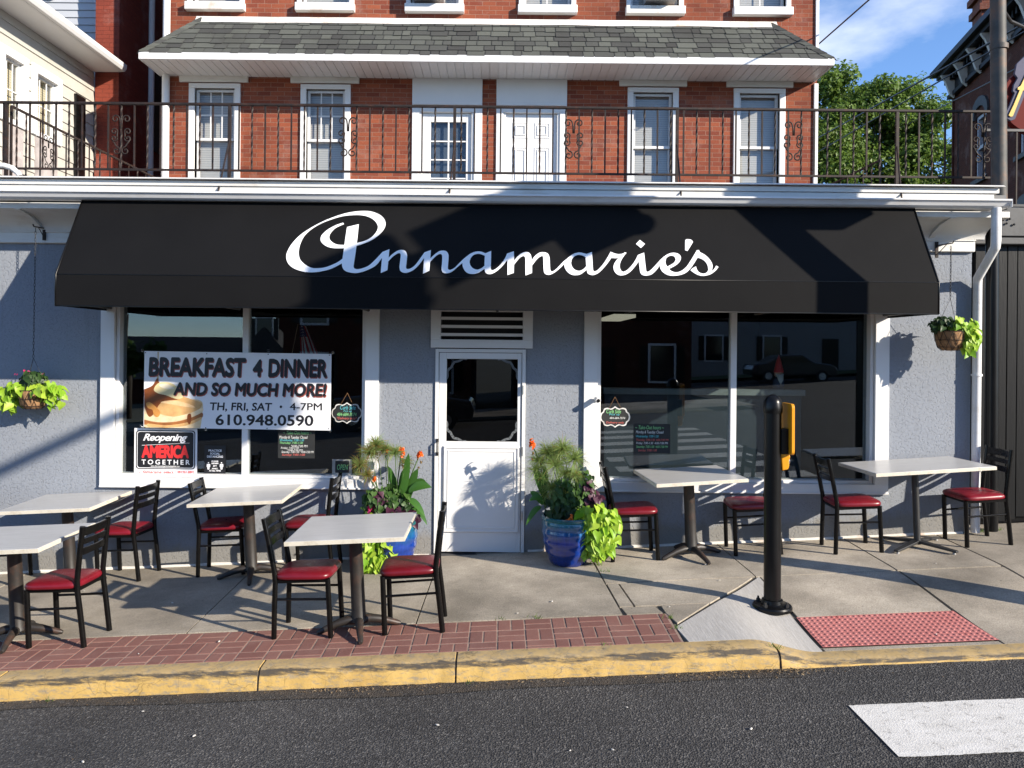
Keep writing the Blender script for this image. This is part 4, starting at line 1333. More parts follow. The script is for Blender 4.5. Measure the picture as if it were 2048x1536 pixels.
# ================================================================== ROOF RAILINGS
RY = .30
def scroll(xc, zc, y, h, w):
    """iron scrollwork: curled bars either side of a middle baluster"""
    m = MB()
    def curl(cx_, cz_, r0, turns, start, direction, nrm=1):
        pts = []
        for i in range(21):
            t = i / 20
            a = start + direction * turns * 2 * math.pi * t
            r = r0 * (1 - .72 * t)
            pts.append((cx_ + r * math.cos(a), y, cz_ + r * math.sin(a)))
        return pts
    for s_ in (-1, 1):
        up = curl(xc + s_ * w * .55, zc + h * .36, w * .42, 1.15, math.pi if s_ > 0 else 0, -s_)
        mid = curl(xc + s_ * w * .68, zc + h * .06, w * .34, 1.1, math.pi if s_ > 0 else 0, -s_)
        mid2 = curl(xc + s_ * w * .68, zc - h * .10, w * .34, 1.1, math.pi if s_ > 0 else 0, s_)
        lo = curl(xc + s_ * w * .45, zc - h * .40, w * .42, 1.15, math.pi / 2, s_ * 1)
        m.tube([(xc + s_ * .006, y, zc + h * .12), (xc + s_ * .008, y, zc + h * .28)] + up, .0075, 5)
        m.tube(mid, .0075, 5)
        m.tube(mid2, .0075, 5)
        m.tube([(xc + s_ * w * .95, y, zc - h * .12), (xc + s_ * w * .6, y, zc - h * .24), (xc + s_ * w * .45, y, zc - h * .40 + w * .42)] + lo[1:], .0075, 5)
        m.tube([(xc + s_ * w * .35, y, zc + h * .08), (xc + s_ * w * .40, y, zc - .02), (xc + s_ * w * .35, y, zc - h * .10)], .0075, 5)
    return m
def twist_bar(m, x, y, z0, z1, r=.0105):
    n_ = 26
    m.tube([(x, y, z0 + (z1 - z0) * i / n_) for i in range(n_ + 1)], r, 4, twist=.42)
rail = thing('iron_railing', 'rusty black wrought iron railing with scrolls along the cafe roof edge', 'railing', (0, RY, 3.7), 'iron railings on the roof deck')
m = MB()
m.box(-7.0, 5.14, RY - .018, RY + .018, 4.610, 4.634)
m.build('top_rail', RUSTIRON, rail, bevel=.003)
m = MB(); m.box(-7.0, 5.14, RY - .012, RY + .012, 3.918, 3.938); m.build('bottom_rail', RUSTIRON, rail)
posts = [455, 905, 1350, 1790]
scr = [238, 692, 1143, 1583, 1961]
def rx(px): return (px - 1000) * (DIST + RY) / FPX
bx = []
px = 238 - 26.1 * 11
while px < 1985:
    bx.append(px); px += 26.15
for k, px in enumerate(bx):
    x = rx(px)
    if min(abs(px - p) for p in posts) < 13: continue
    m = MB()
    tw = (k % 2 == 1)
    if tw: twist_bar(m, x, RY, 3.935, 4.612)
    else: m.tube([(x, RY, 3.935), (x, RY, 4.612)], .0105, 4)
    m.build('baluster', RUSTIRON, rail)
for p in posts + [9]:
    x = rx(p)
    m = MB(); m.box(x - .015, x + .015, RY - .015, RY + .015, 3.6, 4.612); m.build('post', RUSTIRON, rail)
for p in scr:
    scroll(rx(p), 4.30, RY, .44, .105).build('scroll', RUSTIRON, rail, smooth=True)
for p, q in ((455, 437), (905, 899), (1350, 1362), (1790, 1803)):
    a = Vector((rx(p), RY, 4.25)); b = W(q, 380 + (q - 437) * .0096, -.49)
    m = MB(); m.tube([a, b, b + Vector((0, -.01, -.04))], .009, 6)
    m.box(b.x - .03, b.x + .03, b.y - .03, b.y + .01, b.z - .055, b.z - .04)
    m.build('brace', RUSTIRON, rail)
def side_rail(name, lab, X, ya, yb, step, z_off=0, dz=0):
    t = thing(name, lab, 'railing', (X, ya, 3.7), 'iron railings on the roof deck')
    m = MB(); m.tube([(X, ya, 4.62 + z_off), (X, yb, 4.62 + z_off + dz)], .016, 4); m.build('top_rail', RUSTIRON, t)
    m = MB(); m.tube([(X, ya, 3.93 + z_off), (X, yb, 3.93 + z_off + dz)], .012, 4); m.build('bottom_rail', RUSTIRON, t)
    k, y = 0, ya
    L = []
    while y <= yb + .01:
        m = MB()
        f = (y - ya) / (yb - ya) * dz + z_off
        if k % 2: twist_bar(m, X, y, 3.93 + f, 4.62 + f)
        else: m.tube([(X, y, 3.93 + f if k else 3.6), (X, y, 4.62 + f)], .0085 if k else .015, 4)
        m.build('baluster' if k else 'post', RUSTIRON, t)
        y += step; k += 1
    return t
tl = side_rail('iron_railing', 'rusty iron railing running back along the left side of the roof deck', -5.24, .42, 4.1, .26)
m = MB()
sc0 = scroll(0, 4.30, 0, .40, .10)
sc0.v = [Vector((-5.24, 1.1 + v.x, v.z)) for v in sc0.v]
sc0.build('scroll', RUSTIRON, tl, smooth=True)
side_rail('iron_railing', 'short iron railing running back beside the brick corner at the tree', 4.99, 2.35, 6.5, .24)
t = side_rail('iron_railing', 'black iron railing on top of the black plank wall behind the grey pole', 5.05, 0, .01, 9)
for o_ in list(t.children): bpy.data.objects.remove(o_)
t.location = (5.3, .25, 3.6)
m = MB(); m.box(5.06, 8.0, .235, .265, 4.40, 4.425); m.build('top_rail', BLACKSTEEL, t)
m = MB(); m.box(5.06, 8.0, .235, .265, 3.615, 3.64); m.build('bottom_rail', BLACKSTEEL, t)
for k in range(22):
    m = MB(); x = 5.12 + k * .13
    if k % 2: twist_bar(m, x, .25, 3.63, 4.41)
    else: m.tube([(x, .25, 3.63), (x, .25, 4.41)], .0088, 4)
    m.build('baluster', RUSTIRON, t)
m = MB()
pp = [W(-20, 331, .15), W(8, 331, .15), W(24, 336, .15), W(36, 346, .15), W(40, 352, .15)]
m.tube(pp, .028, 10)
tag(m.build('roof_pipe', WHITE_STAIN, smooth=40), 'short white plastic pipe with rusty end lying on the roof edge', 'pipe')

# ================================================================== NEIGHBOURS, LEFT
HX = -6.72
lh = thing('white_house', 'cream clapboard house with overhanging white eave left of the brick building', 'house', (-8, 3, 0))
m = MB()
yb0, yb1 = 1.2, 4.84
z = 3.4
openL = []
wz0 = EYE + 420 * 11.0 / FPX
for (pa, pb) in ((0, 37), (65, 106)):
    da, db = HX * FPX / (pa - 1000), HX * FPX / (pb - 1000)
    openL.append((da - DIST, db - DIST, 5.15, 5.98))
while z < 6.6:
    zb = min(z + .19, 6.62)
    segs = [yb0] + [v for o_ in openL if o_[2] < z + .1 < o_[3] for v in (o_[0], o_[1])] + [yb1]
    for a, b in zip(segs[0::2], segs[1::2]):
        m.add([(HX + .022, a, z), (HX + .022, b, z), (HX + .004, b, zb), (HX + .004, a, zb), (HX, a, z), (HX, b, z)], [(0, 1, 2, 3), (4, 5, 1, 0)])
    z = zb
m.box(-12, HX - .2, yb0, yb1, 3.0, 6.6)
m.build('wall', CREAM, lh)
for o_ in openL:
    m = MB()
    a, b, c_, d_ = o_
    tr = .115
    m.box(HX - .1, HX + .045, a - tr, a, c_ - .06, d_ + .12); m.box(HX - .1, HX + .045, b, b + tr, c_ - .06, d_ + .12)
    m.box(HX - .1, HX + .05, a, b, d_, d_ + .12); m.box(HX - .1, HX + .06, a - .02, b + .02, c_ - .07, c_)
    w_ = m.build('window', VINYL, lh, bevel=.005)
    m = MB()
    e = .03
    m.box(HX - .06, HX - .02, a, a + e, c_, d_); m.box(HX - .06, HX - .02, b - e, b, c_, d_); m.box(HX - .06, HX - .02, a + e, b - e, c_, c_ + e); m.box(HX - .06, HX - .02, a + e, b - e, d_ - e, d_)
    for k in (1, 2): m.box(HX - .045, HX - .032, a + (b - a) * k / 3 - .006, a + (b - a) * k / 3 + .006, c_ + e, d_ - e)
    m.box(HX - .046, HX - .031, a + e, b - e, (c_ + d_) / 2 - .007, (c_ + d_) / 2 + .007)
    m.build('sash', VINYL, w_)
    m = MB(); m.box(HX - .055, HX - .051, a, b, c_, d_); m.build('pane', HOUSEGLASS, w_)
    m = MB(); m.box(HX - .14, HX - .13, a - .05, b + .05, c_ - .05, d_ + .05); m.build('blind', BLINDY, w_)
    m = MB(); m.box(HX - .01, HX + .03, a - .02, b + .02, 4.0, c_ - .08); m.build('panel', basic('stained_panel', (.34, .31, .30), .7, .3, 4), w_)
m = MB()
a = HX * FPX / (141 - 1000) - DIST; b = HX * FPX / (160 - 1000) - DIST
m.box(HX + .02, HX + .055, a, b, 4.3, 6.02)
for k in range(24): m.box(HX + .055, HX + .062, a + .03, b - .03, 4.36 + k * .068, 4.39 + k * .068)
m.build('shutter', BLACKPAINT, lh)
m = MB()
EXL = -6.16
m.add([(EXL - .1, yb0 - .5, 6.73), (EXL - .1, yb1 - .015, 6.73), (-9.5, yb1 - .015, 8.3), (-9.5, yb0 - .5, 8.3), (EXL - .1, yb0 - .5, 6.70), (EXL - .1, yb1 - .015, 6.70)], [(0, 1, 2, 3), (4, 5, 1, 0)])
m.build('roof', ROOFDK, lh)
m = MB()
m.box(HX, EXL - .12, yb0 - .5, yb1 - .02, 6.56, 6.575)
m.box(EXL - .12, EXL - .09, yb0 - .5, yb1 - .02, 6.56, 6.69)
m.prism([(EXL - .09, 6.565), (EXL - .03, 6.565), (EXL, 6.61), (EXL + .005, 6.675), (EXL - .01, 6.68), (EXL - .02, 6.61), (EXL - .09, 6.60)], yb0 - .5, yb1 - .02, axis='Y')
# prism on Y axis expects (x, z)
m.build('eave', VINYL, lh, bevel=.004)
rb = thing('red_brick_house', 'red painted brick house in the gap left of the cafe brick building', 'house', (-6.5, 5, 0))
m = MB()
m.box(-6.70, -6.31, 4.86, 9.5, 3.0, 10.2)
m.build('wall', BRICKPAINT, rb)
m = MB(); m.tube([(-6.25, 5.9, 3.4), (-6.25, 5.9, 10)], .05, 8); m.build('drain_pipe', VINYL, rb, smooth=40)
m = MB(); m.tube([(-6.27, 5.25, 3.4), (-6.27, 5.25, 4.9)], .035, 8); m.build('waste_pipe', VINYL, rb, smooth=40)
m = MB(); m.box(-6.315, -6.29, 5.95, 6.7, 5.6, 7.4); m.build('window', WINDK, rb)
gh = thing('grey_house', 'grey clapboard gable wall with white corner board behind the cream house', 'house', (-9, 5.2, 3))
m = MB()
z = 6.6
while z < 10.4:
    m.add([(-12, 5.16, z), (-6.80, 5.16, z), (-6.80, 5.178, z + .125), (-12, 5.178, z + .125), (-12, 5.18, z), (-6.8, 5.18, z)], [(0, 1, 2, 3), (4, 5, 1, 0)])
    z += .125
m.box(-12, -6.80, 5.19, 9, 3.0, 10.4)
m.build('wall', GREYSIDE, gh)
m = MB(); m.box(-6.82, -6.70, 5.09, 5.3, 6.0, 10.4); m.build('corner_board', VINYL, gh, bevel=.004)
m = MB(); m.box(-7.75, -7.55, 5.10, 5.2, 7.9, 10.4); m.build('window_trim', VINYL, gh, bevel=.004)

# ================================================================== RIGHT SIDE
bw = thing('black_plank_wall', 'black painted vertical board wall with dark grey header right of the cafe', 'wall', (5.9, .3, 0))
m = MB()
x = 4.98
while x < 8:
    wd = rnd.uniform(.10, .125)
    m.box(x, x + wd - .007, .27 + rnd.uniform(0, .006), .32, gz(x, .3) + .05 + rnd.uniform(-.02, .03), 3.21)
    x += wd
m.build('boards', BLACKWOOD, bw, bevel=.003)
m = MB(); m.box(4.98, 8, .33, .38, -.2, 3.5); m.build('backing', BLACKPAINT, bw)
m = MB(); m.box(4.90, 8, .20, .36, 3.30, 3.60); m.box(4.90, 8, .185, .36, 3.215, 3.285); m.build('header', SLATEBEAM, bw, bevel=.008)
m = MB()
for q in ((1955, 448), (1961, 440), (1968, 447), (1974, 438), (1983, 449), (2020, 444), (2030, 452), (2042, 440)):
    p = W(q[0] + 45, q[1], .19); m.lathe([(.012, 0), (.012, .006), (.006, .01)], 8, Matrix.Translation(p) @ Matrix.Rotation(R(90), 4, 'X'))
m.build('bolt_heads', BLACKPAINT, bw)
pole = thing('utility_pole', 'round steel pole, grey and rusty above and painted black below, beside the white downspout', 'pole', (5.0, .05, .25))
pb = W(1986, 1060, .02); pt_ = W(2001, 395, .02)
m = MB(); m.tube([(pb.x, .05, pb.z - .05), (pt_.x - .06, .05, 3.42)], .062, 14); m.build('lower_shaft', BLACKPAINT, pole, smooth=40)
m = MB(); a = W(1999, 400, .05); b = W(1995, -120, .05); m.tube([a + Vector((0, 0, -.1)), b], .072, 14); m.build('upper_shaft', GALV, pole, smooth=40)
m = MB(); q = W(1998, 100, .05); m.tube([q, q + Vector((0, 0, .05))], .085, 12); m.build('collar', GALV, pole, smooth=40)

fb = thing('brick_corner_building', 'dark red brick corner building with black bracketed cornice and arched windows at far right', 'building', (17.6, 22.2, 0))
th = math.atan2(.228, .974)
C0 = Vector((17.6, 22.2, 0)); du = Vector((-.228, -.974, 0)); dn = Vector((-.974, .228, 0))   # along the facade towards us, outward
FM = Matrix((( du.x, -dn.x, 0, C0.x), (du.y, -dn.y, 0, C0.y), (0, 0, 1, 0), (0, 0, 0, 1)))    # local: x along, y inward, z up
m = MB()
wall_open(m, 0, 19, -1, 12.3, 0, .3, [(2.3, 3.3, 8.3, 10.6), (2.3, 3.3, 4.2, 6.4), (6.0, 7.0, 8.3, 10.6), (6.0, 7.0, 4.2, 6.4), (10, 11, 8.3, 10.6), (14, 15, 8.3, 10.6)])
m.box(0, .3, .3, 12, -1, 12.3); m.box(18.7, 19, .3, 12, -1, 12.3); m.box(-.05, .05, -.06, .3, -1, 12.3)
m.v = [FM @ v for v in m.v]
m.build('wall', BRICKDK, fb)
m = MB()
m.box(-.45, 19.4, -.75, .2, 13.0, 13.2); m.box(-.3, 19.3, -.55, .2, 12.85, 13.0); m.box(-.1, 19.1, -.12, .2, 12.3, 12.85); m.box(-.2, 19.2, -.2, .2, 12.05, 12.2)
for k in range(64): m.box(-.2 + k * .3, -.08 + k * .3, -.3, -.12, 12.62, 12.84)
m.v = [FM @ v for v in m.v]
m.build('cornice', BLACKWOOD, fb)
for k in range(9):
    m = MB()
    x = .3 + k * 1.35
    m.prism([(-.12, 11.95), (-.28, 12.1), (-.45, 12.6), (-.60, 12.84), (-.12, 12.84)], x, x + .13)
    m.v = [FM @ v for v in m.v]
    m.build('cornice_bracket', CREAM, fb)
m = MB()
m.add([(-.3, -.4, 13.2), (19.2, -.4, 13.2), (19.2, 2.0, 16.2), (-.3 + 1.6, 2.0, 16.2), (-.3, 12, 13.2), (1.3, 9, 16.2), (19.2, 9, 16.2)], [(0, 1, 2, 3), (4, 0, 3, 5), (3, 2, 6, 5)], FM)
m.build('mansard_roof', ROOFDK, fb)
m = MB()
m.box(-.9, .1, .9, 1.8, 12.5, 15.9); m.box(-1.0, .2, .8, 1.9, 15.35, 15.6); m.box(-1.05, .25, .75, 1.95, 15.9, 16.15)
m.v = [FM @ v for v in m.v]
m.build('chimney', mk_brick('chimney_brick', (.21, .07, .045), (.15, .05, .035), (.2, .13, .1)), fb)
for (a, b, c_, d_) in [(2.3, 3.3, 8.3, 10.6), (2.3, 3.3, 4.2, 6.4), (6.0, 7.0, 8.3, 10.6), (6.0, 7.0, 4.2, 6.4)]:
    m = MB()
    m.box(a, a + .1, .05, .2, c_, d_); m.box(b - .1, b, .05, .2, c_, d_); m.box(a + .1, b - .1, .05, .2, d_ - .12, d_); m.box(a + .1, b - .1, .05, .2, c_, c_ + .1); m.box(a + .1, b - .1, .04, .2, (c_ + d_) / 2 - .06, (c_ + d_) / 2 + .06)
    m.v = [FM @ v for v in m.v]
    w_ = m.build('window', GREYSIDE, fb)
    m = MB(); m.box(a + .05, b - .05, .21, .23, c_ + .05, d_ - .05); m.v = [FM @ v for v in m.v]; m.build('pane', WINDK, w_)
    m = MB()
    arch = [(a - .25, d_ - .1)] + [((a + b) / 2 - .78 * math.cos(t / 8 * math.pi), d_ + .0 + .62 * math.sin(t / 8 * math.pi)) for t in range(9)] + [(b + .25, d_ - .1), (b, d_ - .1)] + [((a + b) / 2 + .5 * math.cos(t / 8 * math.pi), d_ - .02 + .3 * math.sin(t / 8 * math.pi)) for t in range(9)] + [(a, d_ - .1)]
    m.prism(arch, -.08, .05, axis='Y')
    m.v = [FM @ v for v in m.v]
    m.build('window_hood', SLATEBEAM, w_)
    m = MB(); m.box(a - .15, b + .15, -.12, .1, c_ - .15, c_); m.v = [FM @ v for v in m.v]; m.build('sill', SLATEBEAM, w_)

# round red sign with a yellow script stroke, hung from the pole
sg = thing('hanging_sign', 'dark red hanging sign with yellow script letter outlined in grey at right edge', 'sign', (6.5, 1.2, 5))
SYp = 1.2
def sp(px, py): p = W(px, py, SYp); return (p.x, p.z)
m = MB()
ctr = sp(2082, 200)
m.prism([(ctr[0] + .46 * math.cos(t / 40 * 2 * math.pi), ctr[1] + .40 * math.sin(t / 40 * 2 * math.pi)) for t in range(40)], SYp, SYp + .09, axis='Y')
m.build('panel', basic('deep_red_sign', (.11, .008, .006), .6, .1, 3, spec=.1), sg)
out = [(2006, 232), (2010, 238), (2018, 243), (2026, 240), (2036, 215), (2046, 190), (2060, 186), (2090, 182), (2090, 168), (2052, 172), (2056, 160), (2080, 120), (2078, 104), (2052, 108), (2030, 130), (2026, 150), (2032, 158), (2024, 172), (2022, 184), (2026, 188), (2016, 212)]
m = MB(); m.prism([sp(*p) for p in out], SYp - .035, SYp - .002, axis='Y'); m.build('letter_outline', basic('grey_outline', (.10, .10, .145), .6, spec=.1), sg)
inn = [(2012, 233), (2016, 236), (2020, 235), (2030, 210), (2040, 184), (2060, 180), (2085, 176), (2085, 172), (2046, 178), (2050, 165), (2075, 118), (2068, 112), (2050, 145), (2036, 174), (2030, 178), (2030, 182), (2034, 183), (2022, 212)]
m = MB(); m.prism([sp(*p) for p in inn], SYp - .05, SYp - .037, axis='Y'); m.build('letter', basic('yellow_letter', (.62, .38, .03), .45), sg)
m = MB(); m.tube([(5.02, .1, 5.75), (5.6, .7, 5.75), (ctr[0] + .2, SYp + .04, 5.75)], .02, 8); m.tube([(ctr[0], SYp + .04, 5.75), (ctr[0], SYp + .04, 5.35)], .012, 6); m.build('sign_bracket', BLACKSTEEL, sg)

# overhead cables
def cable(lab, pts, r=.010):
    m = MB()
    n_ = 20
    P = []
    for i in range(n_ + 1):
        t = i / n_
        a, b = pts
        p = a.lerp(b, t); p.z -= .25 * math.sin(math.pi * t) * 0
        P.append(p)
    m.tube(P, r, 5)
    tag(m.build('overhead_cable', BLACKPAINT, smooth=True), lab, 'cable', 'overhead cables across the sky')
cable('thick upper cable of the pair slanting down past the tree towards the brick building corner', [W(2120, 8, 9), W(1600, 296, 24)], .028)
cable('lower cable of the pair slanting down past the tree', [W(2120, 22, 9), W(1600, 325, 24)], .022)
cable('thin cable passing in front of the arched window of the corner building', [W(2120, 92, 9), W(1790, 262, 24)], .018)
cable('single cable running up from the brick building eave into the cloud', [W(1633, 92, 5.2), W(1840, -90, 2)], .012)

# ------------------------------------------------------------------ trees
def tree(lab, base, height, crown, n, size, seed, mat, group='trees behind the roof deck'):
    r = random.Random(seed)
    t = thing('tree', lab, 'tree', base, group)
    m = MB()
    b = Vector(base)
    m.tube([b, b + Vector((.1, 0, height * .35)), b + Vector((.0, .1, height * .7)), b + Vector((.1, 0, height * .95))], [.28, .2, .11, .03], 8)
    clumps = []
    for (cx_, cy_, cz_, rr) in crown:
        cc = b + Vector((cx_, cy_, cz_))
        m.tube([b + Vector((0, 0, height * .45)), (b + Vector((0, 0, height * .5))).lerp(cc, .55) + Vector((0, 0, .2)), cc], [.10, .06, .02], 5)
        for _ in range(9):
            v = Vector((r.gauss(0, 1), r.gauss(0, 1), r.gauss(0, .8))).normalized() * rr * r.uniform(.35, .95)
            clumps.append((cc + v, rr * r.uniform(.25, .5)))
            if r.random() < .5: m.tube([cc, cc + v * .6, cc + v], [.03, .018, .006], 4)
    m.build('trunk', BARK, t, smooth=True)
    L = MB()
    per = n // len(clumps)
    for cc, rr in clumps:
        for _ in range(per):
            d_ = Vector((r.gauss(0, 1), r.gauss(0, 1), r.gauss(0, .75))).normalized() * rr * r.random() ** .45
            p = cc + d_
            s_ = size * r.uniform(.6, 1.25)
            nr = (d_.normalized() + Vector((r.uniform(-.9, .9), r.uniform(-.9, .9), r.uniform(-.2, 1)))).normalized()
            M = Matrix.Translation(p) @ nr.to_track_quat('Z', 'Y').to_matrix().to_4x4() @ Matrix.Rotation(r.uniform(0, 6.3), 4, 'Z')
            L.add([(-s_ * .5, 0, 0), (-s_ * .1, -s_ * .36, .08 * s_), (s_ * .55, 0, -.1 * s_), (-s_ * .1, s_ * .36, .08 * s_)], [(0, 1, 2, 3)], M)
    L.build('crown', mat, t)
    return t
K_ = 1.42
tree('large bright green leafy tree rising behind the roof railing', (18.9, 32, 0), 14.5, [tuple(v * K_ for v in q) for q in [(-2.6, 0, 8.4, 1.9), (-1.2, .3, 10.0, 1.7), (.2, -.2, 10.5, 1.4), (1.5, .3, 9.4, 1.5), (0, 0, 8.2, 2.1), (2.6, 0, 7.6, 1.6), (-3, .5, 6.2, 2.0), (0, .6, 6.0, 2.1), (2.4, .6, 5.6, 1.8), (3.4, .3, 6.6, 1.2), (-1.2, 1, 9.2, 1.5), (-3.8, 1, 8.6, 1.6), (-2.4, 1, 4.2, 1.9), (1, 1, 3.8, 1.9), (-.8, -.8, 7.4, 1.5), (1.2, -.8, 7.0, 1.5), (-1.0, 0, 10.9, 1.5), (.6, 0, 10.7, 1.6), (1.6, 0, 9.9, 1.6), (2.3, .2, 8.6, 1.5), (-2.1, 0, 10.4, 1.5), (1.0, -.5, 8.6, 1.6), (-1.6, -.6, 8.8, 1.6), (2.8, -.4, 6.6, 1.3)]], 66000, .22, 3, TREELEAF)
tree('darker small tree between the large tree and the corner building', (25.6, 36, 0), 11.5, [tuple(v * 1.45 for v in q) for q in [(0, 0, 7.4, 1.0), (-.6, .2, 6.2, 1.3), (.6, .2, 6.2, 1.2), (0, .4, 4.6, 1.4), (-1.4, 0, 4.8, 1.1), (-.8, 0, 3.2, 1.4)]], 8000, .24, 5, TREELEAF2)

# ================================================================== ACROSS THE STREET (seen in the window glass; they also hold the low sky)
sheet('far_sidewalk', -60, 8.4, -20.5, -17.2, lambda x, y: rz(x, -17) + .13, 120, 3, CONCRETE)
sheet('side_street', 8.4, 60, -36, -17.2, rz, 60, 12, ASPHALT)
sheet('side_street_verge', 8.4, 60, -40, -36, lambda x, y: rz(x, -17) + .1, 60, 3, basic('verge_grass', (.06, .09, .03), .9, .3, 6))
def opp_house(lab, x0, x1, yf, h, rh, mat, gable=False, nwin=3, trim=VINYL):
    z0 = rz((x0 + x1) / 2, -18) - .2
    t = thing('opposite_house', lab, 'house', ((x0 + x1) / 2, yf, z0), 'houses across the street')
    m = MB(); wall = m.box(x0, x1, yf - 8, yf, z0 - 1, z0 + h); m.build('wall', mat, t)
    m = MB()
    if gable: m.prism([(x0 - .3, z0 + h), (x1 + .3, z0 + h), ((x0 + x1) / 2, z0 + h + rh)], yf - 8.3, yf + .3, axis='Y')
    else: m.prism([(yf + .4, z0 + h), (yf - 8.4, z0 + h), (yf - 4, z0 + h + rh)], x0 - .2, x1 + .2)
    rf = m.build('roof', ROOFDK, t)
    m = MB(); m.box(x0 + 1, x0 + 1.7, yf - 4.4, yf - 3.6, z0 + h + rh * .6, z0 + h + rh + 1.0); m.build('chimney', BRICKDK, rf)
    for fl in (1.0, 3.8):
        for k in range(nwin):
            xc = x0 + (x1 - x0) * (k + .5) / nwin
            if fl == 1.0 and k == nwin // 2:
                m = MB(); m.box(xc - .5, xc + .5, yf + .0, yf + .06, z0 + .2, z0 + 2.4); m.build('door', BLACKPAINT, t); continue
            m = MB()
            m.box(xc - .6, xc + .6, yf, yf + .05, z0 + fl - .1, z0 + fl + 1.6)
            w_ = m.build('window', trim, t)
            m = MB(); m.box(xc - .5, xc + .5, yf + .05, yf + .07, z0 + fl, z0 + fl + 1.5); m.build('pane', WINDK, w_)
            m = MB(); m.box(xc - .95, xc - .62, yf, yf + .06, z0 + fl, z0 + fl + 1.5); m.build('shutter', BLACKPAINT, w_)
            m = MB(); m.box(xc + .62, xc + .95, yf, yf + .06, z0 + fl, z0 + fl + 1.5); m.build('shutter', BLACKPAINT, w_)
opp_house('low dark house with long roof far across the street, left', -31, -17.6, -45, 1.5, 3.0, BRICKDK, nwin=0)
opp_house('small gable fronted house far across the street', -17.2, -14.6, -44, 3.0, 1.7, OPPW, True, 1)
opp_house('tall dark brick house across the street left of the door axis', -9.0, -1.2, -24, 6.4, 2.4, BRICKDK, True)
opp_house('tall dark house across the street right of the door axis', .6, 8.2, -25, 6.4, 2.6, BRICKDK, True)
opp_house('grey sided house across the street reflected in the right window', 11.5, 26, -40, 5.6, 3.0, OPPW, False, 4)
opp_house('wide sided house down the street', 28, 42, -40, 5.4, 3.0, OPPW, False, 4)
tree('leafy street tree across the road reflected in the left window', (-17.0, -27, -1.2), 5, [(0, 0, 2.6, 1.1), (1, 0, 3.0, 1.0), (-.8, .3, 3.0, 1.0), (-.5, 0, 3.7, .9)], 1600, .3, 9, TREELEAF2, group='trees across the street')

def car(lab, x, y, face=1):
    t = thing('parked_car', lab, 'car', (x, y, rz(x, y)))
    z = rz(x, y)
    prof = [(-2.2, .35), (-2.25, .65), (-2.15, .92), (-1.5, 1.0), (-.75, 1.42), (.35, 1.46), (1.0, 1.05), (2.0, .92), (2.2, .7), (2.2, .35)]
    m = MB()
    m.prism([(x + face * p[0], z + p[1]) for p in prof], y - .85, y + .85, axis='Y'); m.build('body', CARPAINT, t, bevel=.06)
    m = MB()
    for s_ in (-1, 1): m.prism([(x + face * p[0], z + p[1]) for p in ((-1.3, 1.02), (-.7, 1.36), (.3, 1.40), (.85, 1.06))], y + s_ * .852, y + s_ * .862, axis='Y')
    m.build('side_windows', WINDK, t)
    for dx in (-1.4, 1.4):
        for s_ in (-1, 1):
            m = MB(); m.tube([(x + dx, y + s_ * .70, z + .32), (x + dx, y + s_ * .88, z + .32)], .32, 20)
            w_ = m.build('wheel', RUBBER, t)
            m = MB(); m.tube([(x + dx, y + s_ * .80, z + .32), (x + dx, y + s_ * .89, z + .32)], .19, 14); m.build('rim', CHROME, w_)
    for s_ in (-1, 1):
        m = MB(); m.box(x + face * 2.15, x + face * 2.22, y + s_ * .6 - .15, y + s_ * .6 + .15, z + .62, z + .78); m.build('headlight', CHROME, t)
car('black car parked across the street reflected in the right window', 15.4, -33.0)
car('dark car parked across the street reflected behind the banner', -3.0, -15.9, -1)

# ================================================================== STREET FURNITURE
TILT = Euler((R(-SY * 57.3 * .6) * -1, -math.atan(SX), 0)).to_matrix()
def settle(root, x, y, ang, extra=0.):
    z = gz(x, y)
    root.location = (x, y, z)
    root.rotation_euler = (TILT @ Matrix.Rotation(R(ang), 3, 'Z')).to_euler()
